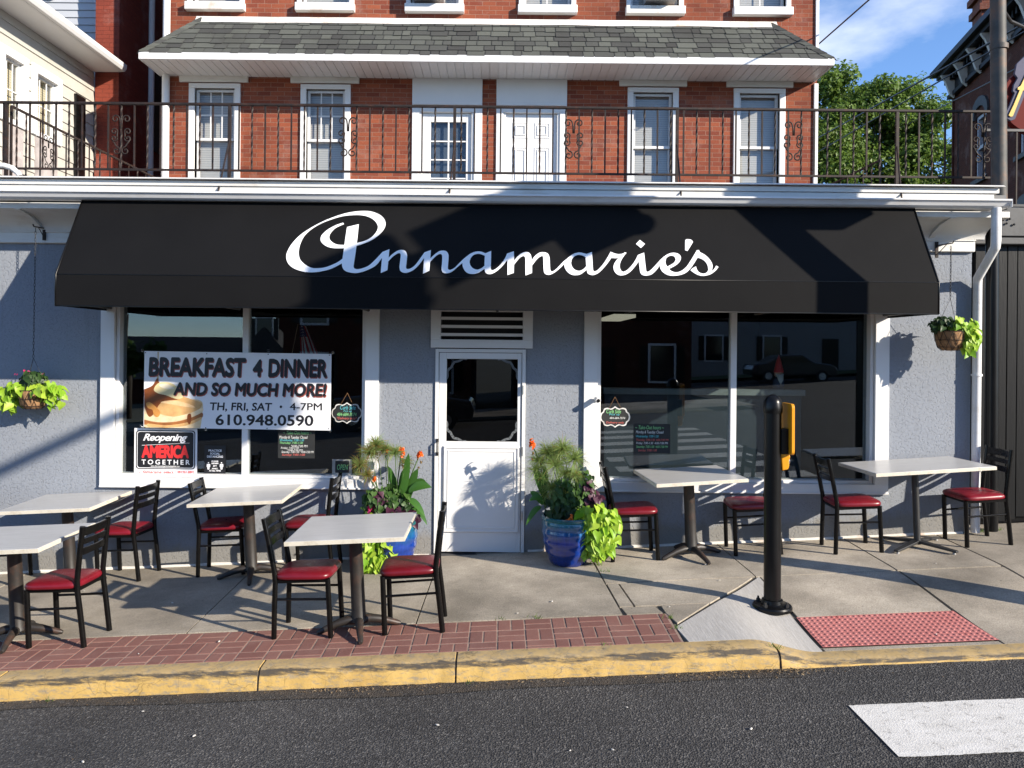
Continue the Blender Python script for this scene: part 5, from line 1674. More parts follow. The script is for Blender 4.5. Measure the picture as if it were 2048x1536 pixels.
# ---- chair, faces +X
def make_chair():
    t = thing('dining_chair', 'x', 'chair', (0, 0, 0), 'black chairs with red seats')
    lx, ly, r = .205, .166, .0205
    for s_ in (-1, 1):
        m = MB()
        m.tube([(-lx - .022, s_ * ly, 0), (-lx - .008, s_ * ly, .22), (-lx + .008, s_ * ly, .42), (-lx + .006, s_ * ly, .50), (-lx - .03, s_ * ly, .74), (-lx - .058, s_ * ly, .905)], r, 10)
        lg = m.build('back_leg', CHAIRMETAL, t, smooth=50)
        m = MB(); m.tube([(lx, s_ * ly, 0), (lx - .004, s_ * ly, .44)], r, 10); m.build('front_leg', CHAIRMETAL, t, smooth=50)
        m = MB(); m.tube([(-lx, s_ * ly, .295), (lx, s_ * ly, .287)], .0095, 8); m.build('stretcher', CHAIRMETAL, t, smooth=50)
    m = MB()
    for s_ in (-1, 1): m.box(-lx, lx - .015, s_ * ly - .012, s_ * ly + .012, .418, .443)
    m.box(lx - .03, lx - .005, -ly + .01, ly - .01, .418, .443); m.box(-lx, -lx + .025, -ly + .01, ly - .01, .418, .443)
    m.build('seat_frame', CHAIRMETAL, t)
    for (z0, z1, th_) in ((.828, .892, .009), (.764, .808, .009), (.684, .738, .009)):
        m = MB()
        n_ = 10
        vs = []
        for i in range(n_ + 1):
            y = -ly + .01 + (2 * ly - .02) * i / n_
            bow = -.018 * (1 - (2 * i / n_ - 1) ** 2)
            for z in (z0, z1):
                x = -lx - .03 - (z - .74) * .17 + bow
                vs += [(x - th_, y, z), (x + th_, y, z)]
        fs = []
        for i in range(n_):
            a, b = i * 4, (i + 1) * 4
            fs += [(a, a + 2, b + 2, b), (a + 1, b + 1, b + 3, a + 3), (a, b, b + 1, a + 1), (a + 2, a + 3, b + 3, b + 2)]
        fs += [(0, 1, 3, 2), (n_ * 4, n_ * 4 + 2, n_ * 4 + 3, n_ * 4 + 1)]
        m.add(vs, fs)
        m.build('back_slat', CHAIRMETAL, t, bevel=.004)
    # cushion: rounded square with a crowned top
    m = MB()
    seg = 40
    def ring(k, z, sc2):
        out_ = []
        for i in range(seg):
            a = 2 * math.pi * i / seg
            c_, s_ = math.cos(a), math.sin(a)
            ex = 2 / 5.0
            rx_, ry_ = .222 * sc2, .205 * sc2
            X = rx_ * abs(c_) ** ex * (1 if c_ >= 0 else -1)
            Y = ry_ * abs(s_) ** ex * (1 if s_ >= 0 else -1)
            Y *= 1 + .05 * X / .222
            out_.append((X + .008, Y, z))
        return out_
    levels = [(.444, .93), (.446, .975), (.458, 1.0), (.472, .995), (.483, .965), (.492, .89), (.499, .74), (.503, .5), (.505, .25)]
    vs = [p for z, s2 in levels for p in ring(0, z, s2)]
    fs = []
    for j in range(len(levels) - 1):
        for i in range(seg):
            a, b = j * seg + i, j * seg + (i + 1) % seg
            fs.append((a, b, b + seg, a + seg))
    fs.append(tuple(range(seg))[::-1]); fs.append(tuple(range((len(levels) - 1) * seg, len(levels) * seg)))
    m.add(vs, fs)
    m.build('seat', REDVINYL, t, smooth=60)
    return t
ch0 = make_chair()
CH = [(-3.31, -1.85, 176, 'chair at front left table, back towards the middle, its legs on the pavers'),
      (-3.63, -.24, 171, 'chair right of the leftmost wall side table, below the window corner'),
      (-2.67, -.21, 3, 'chair on the left side of the table under the banner window, facing right'),
      (-1.80, -.27, 178, 'chair tucked right of the banner window table, mostly hidden by the front table'),
      (-1.44, -1.87, -3, 'chair left of the front middle table, facing right with legs on the pavers'),
      (-.64, -1.87, 181, 'chair right of the front middle table, nearest the door, facing left'),
      (-4.21, -1.80, 2, 'chair cut by the left photo edge, left of the front left table'),
      (-4.88, -.25, 4, 'chair left of the leftmost wall side table, only its front legs in view'),
      (1.32, -.30, 0, 'chair beside the right flower pot, facing right to its table'),
      (2.48, -.28, 179, 'chair half hidden behind the black signal post'),
      (3.42, -.36, -1, 'chair on the left of the long table by the right window corner'),
      (4.65, -.31, 183, 'chair in front of the white downspout, right of the long table')]
for i, (x, y, a, lab) in enumerate(CH):
    o = ch0 if i == 0 else dup(ch0)
    settle(o, x, y, a)
    o['label'] = 'black tube ' + lab if not lab.startswith('x') else lab
# ---- pedestal tables
def make_table(sx, sy, kind='spider'):
    t = thing('pedestal_table', 'x', 'table', (0, 0, 0), 'white topped pedestal tables')
    H = .795
    m = MB(); m.box(-sx / 2 + .004, sx / 2 - .004, -sy / 2 + .004, sy / 2 - .004, H - .028, H); tp = m.build('table_top', STONETOP, t, bevel=.003)
    m = MB()
    m.box(-sx / 2, sx / 2, -sy / 2, -sy / 2 + .004, H - .032, H - .003); m.box(-sx / 2, sx / 2, sy / 2 - .004, sy / 2, H - .032, H - .003)
    m.box(-sx / 2, -sx / 2 + .004, -sy / 2 + .004, sy / 2 - .004, H - .032, H - .003); m.box(sx / 2 - .004, sx / 2, -sy / 2 + .004, sy / 2 - .004, H - .032, H - .003)
    m.build('edge_band', EDGEBAND, tp)
    if kind == 'spider':
        m = MB(); m.lathe([(.062, .07), (.060, .085), (.055, .10), (.053, .3), (.050, .72), (.058, .735), (.085, .745), (.085, .765)], 20); m.build('post', CASTIRON, t, smooth=40)
        for k in range(4):
            a = R(90 * k + 12)
            d_ = Vector((math.cos(a), math.sin(a), 0))
            m = MB()
            pts = [d_ * .03 + Vector((0, 0, .075)), d_ * .08 + Vector((0, 0, .082)), d_ * .16 + Vector((0, 0, .066)), d_ * .23 + Vector((0, 0, .042)), d_ * .29 + Vector((0, 0, .020)), d_ * .315 + Vector((0, 0, .014))]
            m.tube(pts, [.034, .034, .029, .024, .022, .013], 8)
            m.build('foot', CASTIRON, t, smooth=50)
    else:
        m = MB(); m.lathe([(.036, .03), (.031, .06), (.031, .74), (.07, .75), (.07, .765)], 16); m.build('post', BLACKSTEEL, t, smooth=40)
        for k in range(4):
            a = R(90 * k + 28)
            m = MB()
            M = Matrix.Rotation(a, 4, 'Z')
            L_ = .37
            m.add([(.0, -.035, .045), (L_, -.022, .018), (L_, .022, .018), (0, .035, .045), (0, -.035, .072), (L_, -.022, .036), (L_, .022, .036), (0, .035, .072)], [(0, 3, 2, 1), (4, 5, 6, 7), (0, 1, 5, 4), (1, 2, 6, 5), (2, 3, 7, 6), (3, 0, 4, 7)], M)
            ft = m.build('foot', BLACKSTEEL, t, bevel=.004)
            m = MB(); m.lathe([(.014, 0), (.014, .014), (.006, .018)], 10, Matrix.Translation((math.cos(a) * (L_ - .03), math.sin(a) * (L_ - .03), 0))); m.build('glide', GREYPL, ft)
    return t
tb0 = make_table(.86, .80)
TB = [(-4.09, -.42, 0, 'square pale topped table against the wall, leftmost in the photo'),
      (-3.73, -1.80, 0, 'square pale topped table at the front left by the pavers, cut by the photo edge'),
      (-2.35, -.44, 1, 'square pale topped table under the banner window'),
      (-1.055, -1.91, 0, 'square pale topped table at front centre beside the left flower pot'),
      (1.86, -.40, 5, 'square pale topped table under the right window beside the black signal post')]
for i, (x, y, a, lab) in enumerate(TB):
    o = tb0 if i == 0 else dup(tb0)
    settle(o, x, y, a)
    o['label'] = lab
o = make_table(1.17, .66, 'flat')
settle(o, 4.03, -.40, 5)
o['label'] = 'long rectangular pale topped table with flat black cross base near the downspout'

# ---- black signal post with push button
bx_, by_ = 2.18, -1.69
bzz = gz(bx_, by_)
t = thing('signal_post', 'short black round post with domed cap and yellow push button unit on the pavement', 'post', (bx_, by_, bzz))
T = Matrix.Translation((bx_, by_, bzz)) @ Matrix.Rotation(R(-.4), 4, 'Y')
m = MB(); m.lathe([(.066, .03), (.066, 1.56)], 24, T); m.build('shaft', BLACKPAINT, t, smooth=40)
m = MB(); m.lathe([(.072, 1.552), (.075, 1.57), (.075, 1.60), (.072, 1.615)] + [(.072 * math.cos(a_ / 8 * math.pi / 2), 1.615 + .085 * math.sin(a_ / 8 * math.pi / 2)) for a_ in range(1, 8)] + [(.003, 1.70)], 24, T); m.build('cap', BLACKPAINT, t, smooth=45)
m = MB(); m.lathe([(.150, 0), (.152, .022), (.145, .034), (.10, .040), (.085, .05), (.080, .075), (.068, .08)], 28, T); bs = m.build('base_flange', BLACKPAINT, t, smooth=30)
for k in range(4):
    a = R(45 + 90 * k)
    m = MB(); m.lathe([(.017, .036), (.017, .056), (.009, .06), (.009, .075)], 6, T @ Matrix.Translation((.118 * math.cos(a), .118 * math.sin(a), 0))); m.build('bolt', BLACKSTEEL, bs)
m = MB()
def rrect(w, h, r, n_=5):
    return [(sx_ * (w / 2 - r) + r * math.cos(a), sz_ * (h / 2 - r) + r * math.sin(a)) for sx_, sz_, a0 in ((1, 1, 0), (-1, 1, 90), (-1, -1, 180), (1, -1, 270)) for a in [R(a0 + 90 * i / n_) for i in range(n_ + 1)]]
PM = T @ Matrix.Translation((.118, .0, 1.43)) @ Matrix.Rotation(R(-88), 4, 'Z')
m.prism(rrect(.22, .40, .03), -.012, .012, axis='Y', M=PM)
m.build('sign_plate', YELLOWPL, t, bevel=.003)
m = MB(); m.box(.05, .115, -.05, .05, 1.23, 1.43, T); m.build('button_box', BLACKPAINT, t, bevel=.006)
m = MB()
yl = [(.05, 1.235), (.115, 1.24), (.125, 1.21), (.115, 1.175), (.118, 1.14), (.108, 1.11), (.06, 1.10)]
m.prism(yl, -.045, .045, axis='Y', M=T); pbn = m.build('push_button', YELLOWPL, t, bevel=.008)
m = MB(); m.lathe([(.024, 0), (.024, .008), (.012, .012)], 14, T @ Matrix.Translation((.122, 0, 1.17)) @ Matrix.Rotation(R(90), 4, 'Y')); m.build('metal_button', CHROME, pbn)

# ---- traffic signal mast at the corner, out of the picture to the right; its arm shades the awning
mx_, my_ = 4.80, -2.10
mz = gz(mx_, my_)
t = thing('traffic_signal', 'black traffic signal mast with long arm over the street at the corner', 'traffic signal', (mx_, my_, mz))
m = MB(); m.tube([(mx_, my_, mz), (mx_, my_, 3.0), (mx_, my_, 6.3)], [.135, .13, .12], 18); m.build('pole', BLACKPAINT, t, smooth=40)
m = MB(); m.tube([(mx_, my_, 5.55), (mx_, my_ - 1.0, 5.62), (mx_, my_ - 4.6, 5.72)], [.085, .08, .06], 12); m.build('mast_arm', BLACKPAINT, t, smooth=40)
def head(y, z0, z1, w=.42):
    m = MB(); m.box(mx_ - .10, mx_ + .10, y - w / 2, y + w / 2, z0, z1); h_ = m.build('signal_head', BLACKPAINT, t, bevel=.02)
    m = MB(); m.prism([(y + p[0], (z0 + z1) / 2 + p[1]) for p in rrect(w + .3, z1 - z0 + .26, .08)], mx_ - .12, mx_ - .105); m.build('backplate', BLACKPAINT, h_)
    for k in range(3):
        zc = z0 + (z1 - z0) * (k + .5) / 3
        m = MB(); m.tube([(mx_ + .10, y, zc), (mx_ + .30, y, zc - .02)], .13, 16, cap=False); m.build('visor', BLACKPAINT, h_)
head(my_ - 1.05, 5.0, 6.05)
head(my_ - 2.75, 4.85, 5.9)
m = MB(); m.box(mx_ - .02, mx_ + .02, my_ - 2.35, my_ - 1.5, 5.25, 5.98); m.build('street_sign', basic('green_street_sign', (.02, .16, .07), .4), t)
m = MB(); m.box(mx_ + .45, mx_ + .83, my_ - .18, my_ + .18, 4.42, 5.35); m.box(mx_ + .1, mx_ + .45, my_ - .04, my_ + .04, 4.8, 4.9); m.build('pedestrian_head', BLACKPAINT, t, bevel=.05)

# ================================================================== PLANTS
def heart(M, s, L, fold=.25, r=rnd):
    q = r.uniform(-.25, .25)
    pts = [(0, 0, 0), (-.26, -.16, .08 * fold), (-.47, .02, .24 * fold), (-.45, .28, .34 * fold + q * .3), (-.24, .66, .1 * fold + q * .2), (0, 1.08, -.5 * fold), (.24, .66, .1 * fold - q * .2), (.45, .28, .34 * fold - q * .3), (.47, .02, .24 * fold), (.26, -.16, .08 * fold), (0, .32, -.10 * fold), (0, .68, -.18 * fold)]
    L.add([(p[0] * s, p[1] * s, p[2] * s) for p in pts], [(0, 10, 2, 1), (10, 3, 2), (10, 11, 4, 3), (11, 5, 4), (0, 9, 8, 10), (10, 8, 7), (10, 7, 6, 11), (11, 6, 5)], M)
def blade(L, base, d, length, width, droop=.4, n_=6, fold=.2):
    """one long leaf: base point, direction, arching down"""
    d = Vector(d).normalized()
    side = d.cross(Vector((0, -.75, .66)))
    side = side.normalized() if side.length > .05 else Vector((1, 0, 0))
    vs, fs = [], []
    for i in range(n_ + 1):
        t = i / n_
        p = Vector(base) + d * length * t + Vector((0, 0, -droop * length * t * t))
        w = width * math.sin(math.pi * min(.98, .1 + .88 * t)) ** .8 * (1 if t < .98 else .1)
        up = Vector((0, 0, fold * w))
        vs += [p - side * w / 2 + up, p, p + side * w / 2 + up]
    for i in range(n_):
        a = i * 3
        fs += [(a, a + 1, a + 4, a + 3), (a + 1, a + 2, a + 5, a + 4)]
    L.add(vs, fs)
def facing(p, nr, spin):
    q = Vector(nr).normalized().to_track_quat('Z', 'Y').to_matrix().to_4x4()
    return Matrix.Translation(p) @ q @ Matrix.Rotation(spin, 4, 'Z')
def vine(L, blobs, n_, size, r, out=(0, -.8, .5)):
    for _ in range(n_):
        cx_, cy_, cz_, rx_, ry_, rz_ = r.choice(blobs)
        v = Vector((r.gauss(0, 1), r.gauss(0, 1), r.gauss(0, 1))).normalized() * r.uniform(.65, 1.08)
        p = Vector((cx_ + v.x * rx_, cy_ + v.y * ry_, cz_ + v.z * rz_))
        nr = Vector((v.x / rx_ * .06, v.y / ry_ * .06, v.z / rz_ * .04)) + Vector(out) * .7 + Vector((r.uniform(-.6, .6), r.uniform(-.4, .4), r.uniform(-.4, .5)))
        # leaf tips hang down
        M = Matrix.Translation(p) @ Vector(nr).normalized().to_track_quat('Z', 'Y').to_matrix().to_4x4() @ Matrix.Rotation(math.pi + r.uniform(-.8, .8), 4, 'Z')
        heart(M, size * r.uniform(.65, 1.25), L, r.uniform(.1, .5))
def papyrus(Ls, Lh, base, top, rad, n_, r, dryp=0, Ld=None):
    base, top = Vector(base), Vector(top)
    mid = base.lerp(top, .5) + Vector((r.uniform(-.02, .02), 0, .02))
    Ls.tube([base, mid, top], .0035, 5)
    for _ in range(int(n_ * 1.7)):
        v = Vector((r.gauss(0, 1), r.gauss(0, 1), r.gauss(.35, .8))).normalized()
        l = rad * r.uniform(.45, 1.15)
        p1 = top + v * l * .55
        p2 = top + v * l + Vector((r.uniform(-.02, .02), 0, -r.uniform(.05, .45) * l * (1 - .3 * v.z)))
        w = .0017
        s_ = v.cross(Vector((0, 1, .2))); s_ = s_.normalized() * w if s_.length > .01 else Vector((w, 0, 0))
        (Ld if (Ld and r.random() < dryp) else Lh).add([top - s_, top + s_, p1 + s_, p1 - s_, p2], [(0, 1, 2, 3), (3, 2, 4)])
def canna_flower(L, p, s, r):
    for _ in range(16):
        v = Vector((r.gauss(0, 1), r.gauss(0, 1), r.gauss(.3, .8))).normalized()
        M = facing(p + v * s * .25 + Vector((0, 0, r.uniform(-.5, .6) * s)), v + Vector((0, -.5, .2)), r.uniform(0, 6.3))
        heart(M, s * r.uniform(.45, .8), L, .8)
def pot(t, r0=.26, h=.46):
    m = MB()
    prof = []
    K = 46
    for i in range(K + 1):
        u = i / K
        z = .0 + (h - .045) * u
        rr = .165 + (r0 - .178) * math.sin(min(1, u * 1.02) * math.pi / 2) ** .85 + .012 * math.sin(u * math.pi)
        rr += .0035 * math.sin(u * K * .62)
        prof.append((rr, z))
    prof += [(r0 - .010, h - .040), (r0 + .004, h - .030), (r0 + .004, h - .010), (r0 - .004, h), (r0 - .022, h - .002), (r0 - .03, h - .05)]
    m.lathe(prof, 48)
    return m
def planted_pot(px, py, lab, left):
    g = G(px, py)
    x, y = g.x, g.y
    z = gz(x, y)
    r = random.Random(21 if left else 33)
    t = thing('flower_pot', lab, 'potted plant', (x, y, z), 'blue glazed pots beside the door')
    o_ = Vector((x, y, z))
    m = pot(t); m.v = [v + o_ for v in m.v]
    m.build('pot', GLAZE, t, smooth=35)
    m = MB(); m.lathe([(.001, .40), (.12, .405), (.235, .395)], 24, Matrix.Translation(o_), cap=False); m.build('soil', SOIL, t, smooth=True)
    yy = y
    def P(ppx, ppy, dy=0): return W(ppx, ppy, yy + dy)
    stems, fine, dry = MB(), MB(), MB()
    can, gr, dk, pu, li, fl, pk, mg = MB(), MB(), MB(), MB(), MB(), MB(), MB(), MB()
    soilz = o_ + Vector((0, 0, .42))
    def canna(bx2, leaf_list, flowers):
        for (lx_, ly_, ex_, ey_, wd, dr_, dy) in leaf_list:
            a = P(lx_, ly_, dy); b = P(ex_, ey_, dy - .03)
            d_ = b - a
            L_ = d_.length
            blade(can, a, d_ + Vector((0, -.02, dr_ * L_)), L_ * 1.02, wd, dr_, 8, .3)
        for (fx, fy, s_) in flowers:
            p = P(fx, fy)
            stems.tube([soilz + Vector((p.x - x, 0, 0)) * .3, soilz.lerp(p, .6), p], .006, 6)
            canna_flower(fl, p, s_, r)
            for k in range(5): canna_flower(dry, p - Vector((r.uniform(-.015, .015), 0, .05 + .03 * k)), s_ * .35, r) if k % 2 else None
    if left:
        for (tx, ty, rad, n_, dp) in ((742, 905, .17, 210, .35), (720, 930, .15, 150, .45), (752, 890, .15, 150, .2), (790, 905, .13, 130, .1), (770, 900, .14, 140, .2), (735, 950, .13, 110, .6), (812, 925, .12, 90, .2)):
            papyrus(stems, fine, soilz + Vector((r.uniform(-.12, .05), r.uniform(-.06, .08), 0)), P(tx, ty, r.uniform(-.06, .06)), rad, n_, r, dp, dry)
        canna(x, [(806, 1000, 818, 905, .075, .02, -.02), (812, 1010, 838, 930, .085, .1, .0), (818, 985, 868, 972, .10, .25, -.06), (822, 975, 856, 965, .09, .1, .05), (815, 1000, 842, 1030, .07, .5, -.05), (800, 1000, 806, 940, .06, 0, .04), (824, 1015, 845, 1045, .06, .6, .05), (795, 1000, 775, 925, .07, .1, .06)],
              [(803, 904, .056), (840, 908, .056), (773, 905, .03), (748, 959, .032)])
        vine(gr, [(o_.x - .02, y, o_.z + .62, .20, .15, .16), (o_.x - .14, y - .05, o_.z + .60, .14, .12, .17)], 420, .055, r)
        vine(dk, [(o_.x, y, o_.z + .56, .22, .16, .14)], 200, .06, r)
        vine(pu, [(o_.x + .02, y - .12, o_.z + .52, .20, .10, .07), (o_.x + .12, y - .05, o_.z + .50, .14, .12, .08), (o_.x - .10, y - .08, o_.z + .66, .06, .06, .10)], 170, .075, r)
        vine(li, [(o_.x - .16, y - .13, o_.z + .48, .10, .09, .07)], 60, .08, r)
        for k in range(5):
            cx_ = o_.x - .20 + .05 * k
            vine(li, [(cx_, y - .20 - .02 * (k % 2), o_.z + .33 - .02 * k, .06, .05, .12), (cx_ - .02, y - .23, o_.z + .16, .06, .05, .12), (cx_, y - .22, o_.z + .08, .045, .05, .07)], 30, .085, r)
        for _ in range(26):
            p = P(745, 1016, -.12) + Vector((r.gauss(0, .02), r.gauss(0, .015), r.gauss(0, .018)))
            heart(facing(p, (r.uniform(-1, 1), -1, r.uniform(-.3, 1)), r.uniform(0, 6.3)), .035, pk, .6)
    else:
        for (tx, ty, rad, n_, dp) in ((1095, 905, .17, 170, .05), (1125, 898, .18, 190, .05), (1078, 922, .16, 130, .05), (1148, 918, .17, 150, .05), (1110, 930, .18, 150, .05), (1085, 955, .15, 110, .1), (1130, 948, .16, 120, .05), (1105, 975, .15, 120, .05), (1128, 985, .13, 90, .05), (1090, 990, .12, 80, .05), (1150, 950, .13, 90, .05), (1072, 940, .13, 80, .05), (1112, 910, .2, 140, .05)):
            papyrus(stems, fine, soilz + Vector((r.uniform(-.08, .10), r.uniform(-.08, .06), 0)), P(tx, ty, r.uniform(-.08, .06)), rad, n_, r, dp, dry)
        for k in range(14):
            b_ = soilz + Vector((r.uniform(-.1, .12), r.uniform(-.1, .02), -.02))
            stems.tube([b_, b_ + Vector((r.uniform(-.03, .03), r.uniform(-.03, .02), r.uniform(.25, .42)))], .0045, 5)
        canna(x, [(1085, 1010, 1058, 980, .07, .1, -.02), (1085, 1000, 1056, 1000, .07, .3, -.05), (1082, 1015, 1062, 1045, .06, .6, -.03), (1090, 1000, 1066, 930, .08, .05, .05), (1088, 1010, 1090, 930, .07, 0, .04)],
              [(1064, 890, .06)])
        vine(gr, [(o_.x + .14, y + .02, o_.z + .66, .12, .12, .22), (o_.x + .02, y, o_.z + .56, .18, .14, .12)], 380, .05, r)
        vine(gr, [(o_.x - .06, y - .06, o_.z + .66, .12, .08, .16)], 140, .05, r)
        vine(dk, [(o_.x - .08, y - .04, o_.z + .52, .16, .14, .12), (o_.x + .1, y, o_.z + .55, .14, .14, .18)], 200, .06, r)
        vine(pu, [(o_.x + .22, y - .06, o_.z + .62, .10, .08, .06), (o_.x + .18, y - .02, o_.z + .70, .05, .05, .09)], 110, .065, r)
        vine(li, [(o_.x + .22, y - .14, o_.z + .50, .15, .11, .10), (o_.x + .28, y - .17, o_.z + .38, .17, .11, .13), (o_.x + .29, y - .16, o_.z + .27, .15, .10, .10), (o_.x + .24, y - .18, o_.z + .20, .12, .08, .09), (o_.x + .33, y - .13, o_.z + .45, .12, .10, .1)], 330, .085, r)
        for p0 in ((0, -.2, .455),):
            for _ in range(8): heart(facing(o_ + Vector(p0) + Vector((r.gauss(0, .015), 0, r.gauss(0, .015))), (r.uniform(-1, 1), -1, 1), r.uniform(0, 6)), .03, mg, .5)
    for mb_, nm, mt in ((stems, 'stems', GREEN), (fine, 'grass_heads', PAPY), (dry, 'dry_strands', PAPYDRY), (can, 'canna_leaves', CANNAG), (gr, 'green_foliage', GREEN), (dk, 'dark_foliage', DARKG), (pu, 'purple_foliage', PURPLE), (li, 'lime_vine', LIME), (fl, 'orange_flowers', ORANGE), (pk, 'pink_flower', PINK), (mg, 'marigold', ORANGE)):
        if mb_.v: mb_.build(nm, mt, t, smooth=(nm not in ('grass_heads', 'dry_strands', 'orange_flowers', 'pink_flower')))
planted_pot(783, 1131, 'blue glazed pot left of the door, canna flowers and lime vine behind the front table', True)
planted_pot(1136, 1125, 'blue glazed pot right of the door with grassy plume and lime vine spilling right', False)

# ---- hanging baskets on wall hooks
def hanging(px, py, pj, lab, left):
    r = random.Random(4 if left else 8)
    yb = -pj
    c0 = W(px, py, yb)
    rim = c0.z + .09
    t = thing('hanging_basket', lab, 'hanging basket', (c0.x, yb, c0.z - .1), 'hanging baskets on the cafe wall')
    m = MB(); m.lathe([(.001, -.105), (.07, -.10), (.105, -.07), (.125, 0), (.135, .07), (.132, .085), (.11, .075)], 24, Matrix.Translation(c0)); m.build('coir_liner', COIR, t, smooth=40)
    m = MB()
    for k in range(10):
        a = 2 * math.pi * k / 10
        for s_ in (-1, 1):
            m.tube([c0 + Vector((math.cos(a + s_ * u * .5) * rr, math.sin(a + s_ * u * .5) * rr, zz)) for u, rr, zz in ((0, .139, .085), (.5, .132, .0), (1, .110, -.07), (1.3, .075, -.105))], .0022, 4)
    for rr, zz in ((.140, .085), (.130, 0), (.110, -.07)):
        m.tube([c0 + Vector((math.cos(2 * math.pi * i / 24) * rr, math.sin(2 * math.pi * i / 24) * rr, zz)) for i in range(25)], .003, 4)
    m.build('wire_frame', RUSTIRON, t, smooth=True)
    hook = W(77, 456, yb) if left else W(1901, 489, yb)
    hook = Vector((c0.x + (.01 if left else 0), yb, hook.z))
    ring_ = Vector((c0.x, yb, c0.z + .40))
    m = MB()
    for k in range(3):
        a = 2 * math.pi * k / 3 + .5
        m.tube([ring_, c0 + Vector((math.cos(a) * .13, math.sin(a) * .13, .085))], .0022, 4)
    z = ring_.z
    k = 0
    while z < hook.z - .02:
        L_ = .035
        a = k % 2 * 90
        mm = Matrix.Translation((ring_.x + (hook.x - ring_.x) * (z - ring_.z) / (hook.z - ring_.z), yb, z)) @ Matrix.Rotation(R(a + 20), 4, 'Z')
        m.tube([mm @ Vector((.007 * math.sin(2 * math.pi * i / 10), 0, L_ / 2 - (L_ / 2 + .003) * math.cos(2 * math.pi * i / 10))) for i in range(11)], .0024, 4)
        z += L_ - .003; k += 1
    m.build('chain', BLACKSTEEL, t, smooth=True)
    li, dk, pk = MB(), MB(), MB()
    if left:
        vine(li, [(c0.x - .17, yb - .05, c0.z + .06, .10, .10, .10), (c0.x - .22, yb - .03, c0.z - .02, .08, .08, .10), (c0.x + .14, yb - .07, c0.z + .10, .12, .10, .08), (c0.x + .24, yb - .03, c0.z + .03, .09, .08, .10), (c0.x - .10, yb - .05, c0.z + .11, .09, .09, .05)], 175, .075, r)
        vine(dk, [(c0.x, yb, c0.z + .19, .11, .11, .08)], 190, .05, r)
        for _ in range(7): heart(facing(c0 + Vector((r.gauss(0, .07), r.gauss(-.06, .03), .24 + r.gauss(0, .02))), (r.uniform(-1, 1), -1, .8), r.uniform(0, 6)), .022, pk, .6)
    else:
        vine(li, [(c0.x + .10, yb - .06, c0.z + .15, .12, .10, .09), (c0.x + .16, yb - .06, c0.z + .05, .08, .09, .12), (c0.x + .13, yb - .10, c0.z - .02, .05, .05, .10), (c0.x + .05, yb - .06, c0.z + .14, .07, .06, .04)], 140, .07, r)
        vine(dk, [(c0.x - .07, yb, c0.z + .15, .11, .10, .07), (c0.x, yb + .06, c0.z + .16, .12, .06, .07)], 170, .055, r)
    li.build('lime_vine', LIME, t, smooth=True); dk.build('dark_foliage', DARKG, t, smooth=True)
    if pk.v: pk.build('pink_flowers', PINK, t)
    b = thing('plant_hook', 'rusty iron hook bracket holding the %s hanging basket' % ('left' if left else 'right'), 'bracket', (hook.x, -.05, hook.z), 'wall hooks for the hanging baskets')
    m = MB()
    m.box(hook.x - .015, hook.x + .015, -.062, -.05, hook.z - .10, hook.z + .06)
    m.tube([(hook.x, -.06, hook.z + .02), (hook.x, yb - .03, hook.z + .01), (hook.x, yb - .045, hook.z + .03)], .006, 6)
    m.tube([(hook.x, -.06, hook.z - .07), (hook.x, yb * .75, hook.z + .008)], .004, 6)
    m.build('hook_arm', RUSTIRON, b, smooth=40)
hanging(66, 797, .20, 'hanging basket with wide lime vine and pink flowers left of the banner window', True)
hanging(1900, 680, .30, 'hanging basket with lime leaves beside the white downspout', False)

# ---- security camera on the right window trim
p = W(1192, 800, -.035)
t = thing('security_camera', 'small white security camera on the right window frame near the door', 'camera', p)
m = MB(); m.lathe([(.022, 0), (.022, .012), (.01, .02)], 14, Matrix.Translation(p) @ Matrix.Rotation(R(90), 4, 'X')); m.tube([p, p + Vector((0, -.05, .01))], .008, 8); m.build('mount', VINYL, t, smooth=40)
m = MB(); m.tube([p + Vector((.0, -.03, .012)), p + Vector((.01, -.11, .0))], .026, 14); m.build('camera_body', VINYL, t, smooth=40)
m = MB(); m.tube([p + Vector((.01, -.11, .0)), p + Vector((.0105, -.113, .0))], .018, 14); m.build('lens', BLACKPAINT, t)

# ================================================================== SIGNS
# banner
YB = .012
t = thing('banner', 'white printed banner with pancake picture hung across the left window', 'banner', W(475, 780, YB))
tl_, tr_, br_, bl_ = W(289, 702, YB), W(663, 708, YB), W(661, 861, YB), W(287, 855, YB)
m = MB()
def bpt(u, v, dy=0):
    p = tl_.lerp(tr_, u).lerp(bl_.lerp(br_, u), v)
    return p + Vector((0, dy, 0))
nu, nv = 40, 16
for sgn in (0, 1):
    base = len(m.v)
    m.add([bpt(i / nu, j / nv, .0022 * sgn) for j in range(nv + 1) for i in range(nu + 1)], [((j * (nu + 1) + i), (j + 1) * (nu + 1) + i, (j + 1) * (nu + 1) + i + 1, j * (nu + 1) + i + 1)[::(1 if sgn == 0 else -1)] for j in range(nv) for i in range(nu)])
m.build('banner_sheet', BANNERW, t)
bz = lambda x, y: (230 + x / 3.864, 600 + y / 3.864)
def btext(s, x0, y0, x1, y1, Y, mat_, name, bold=.0, shear=0., sp_=1., parent=t):
    m = MB(); a = bz(x0, y0); b = bz(x1, y1)
    fit_text(m, s, a[0], a[1], b[0], b[1], Y, bold, shear, spacing=sp_)
    return m.build(name, mat_, parent)
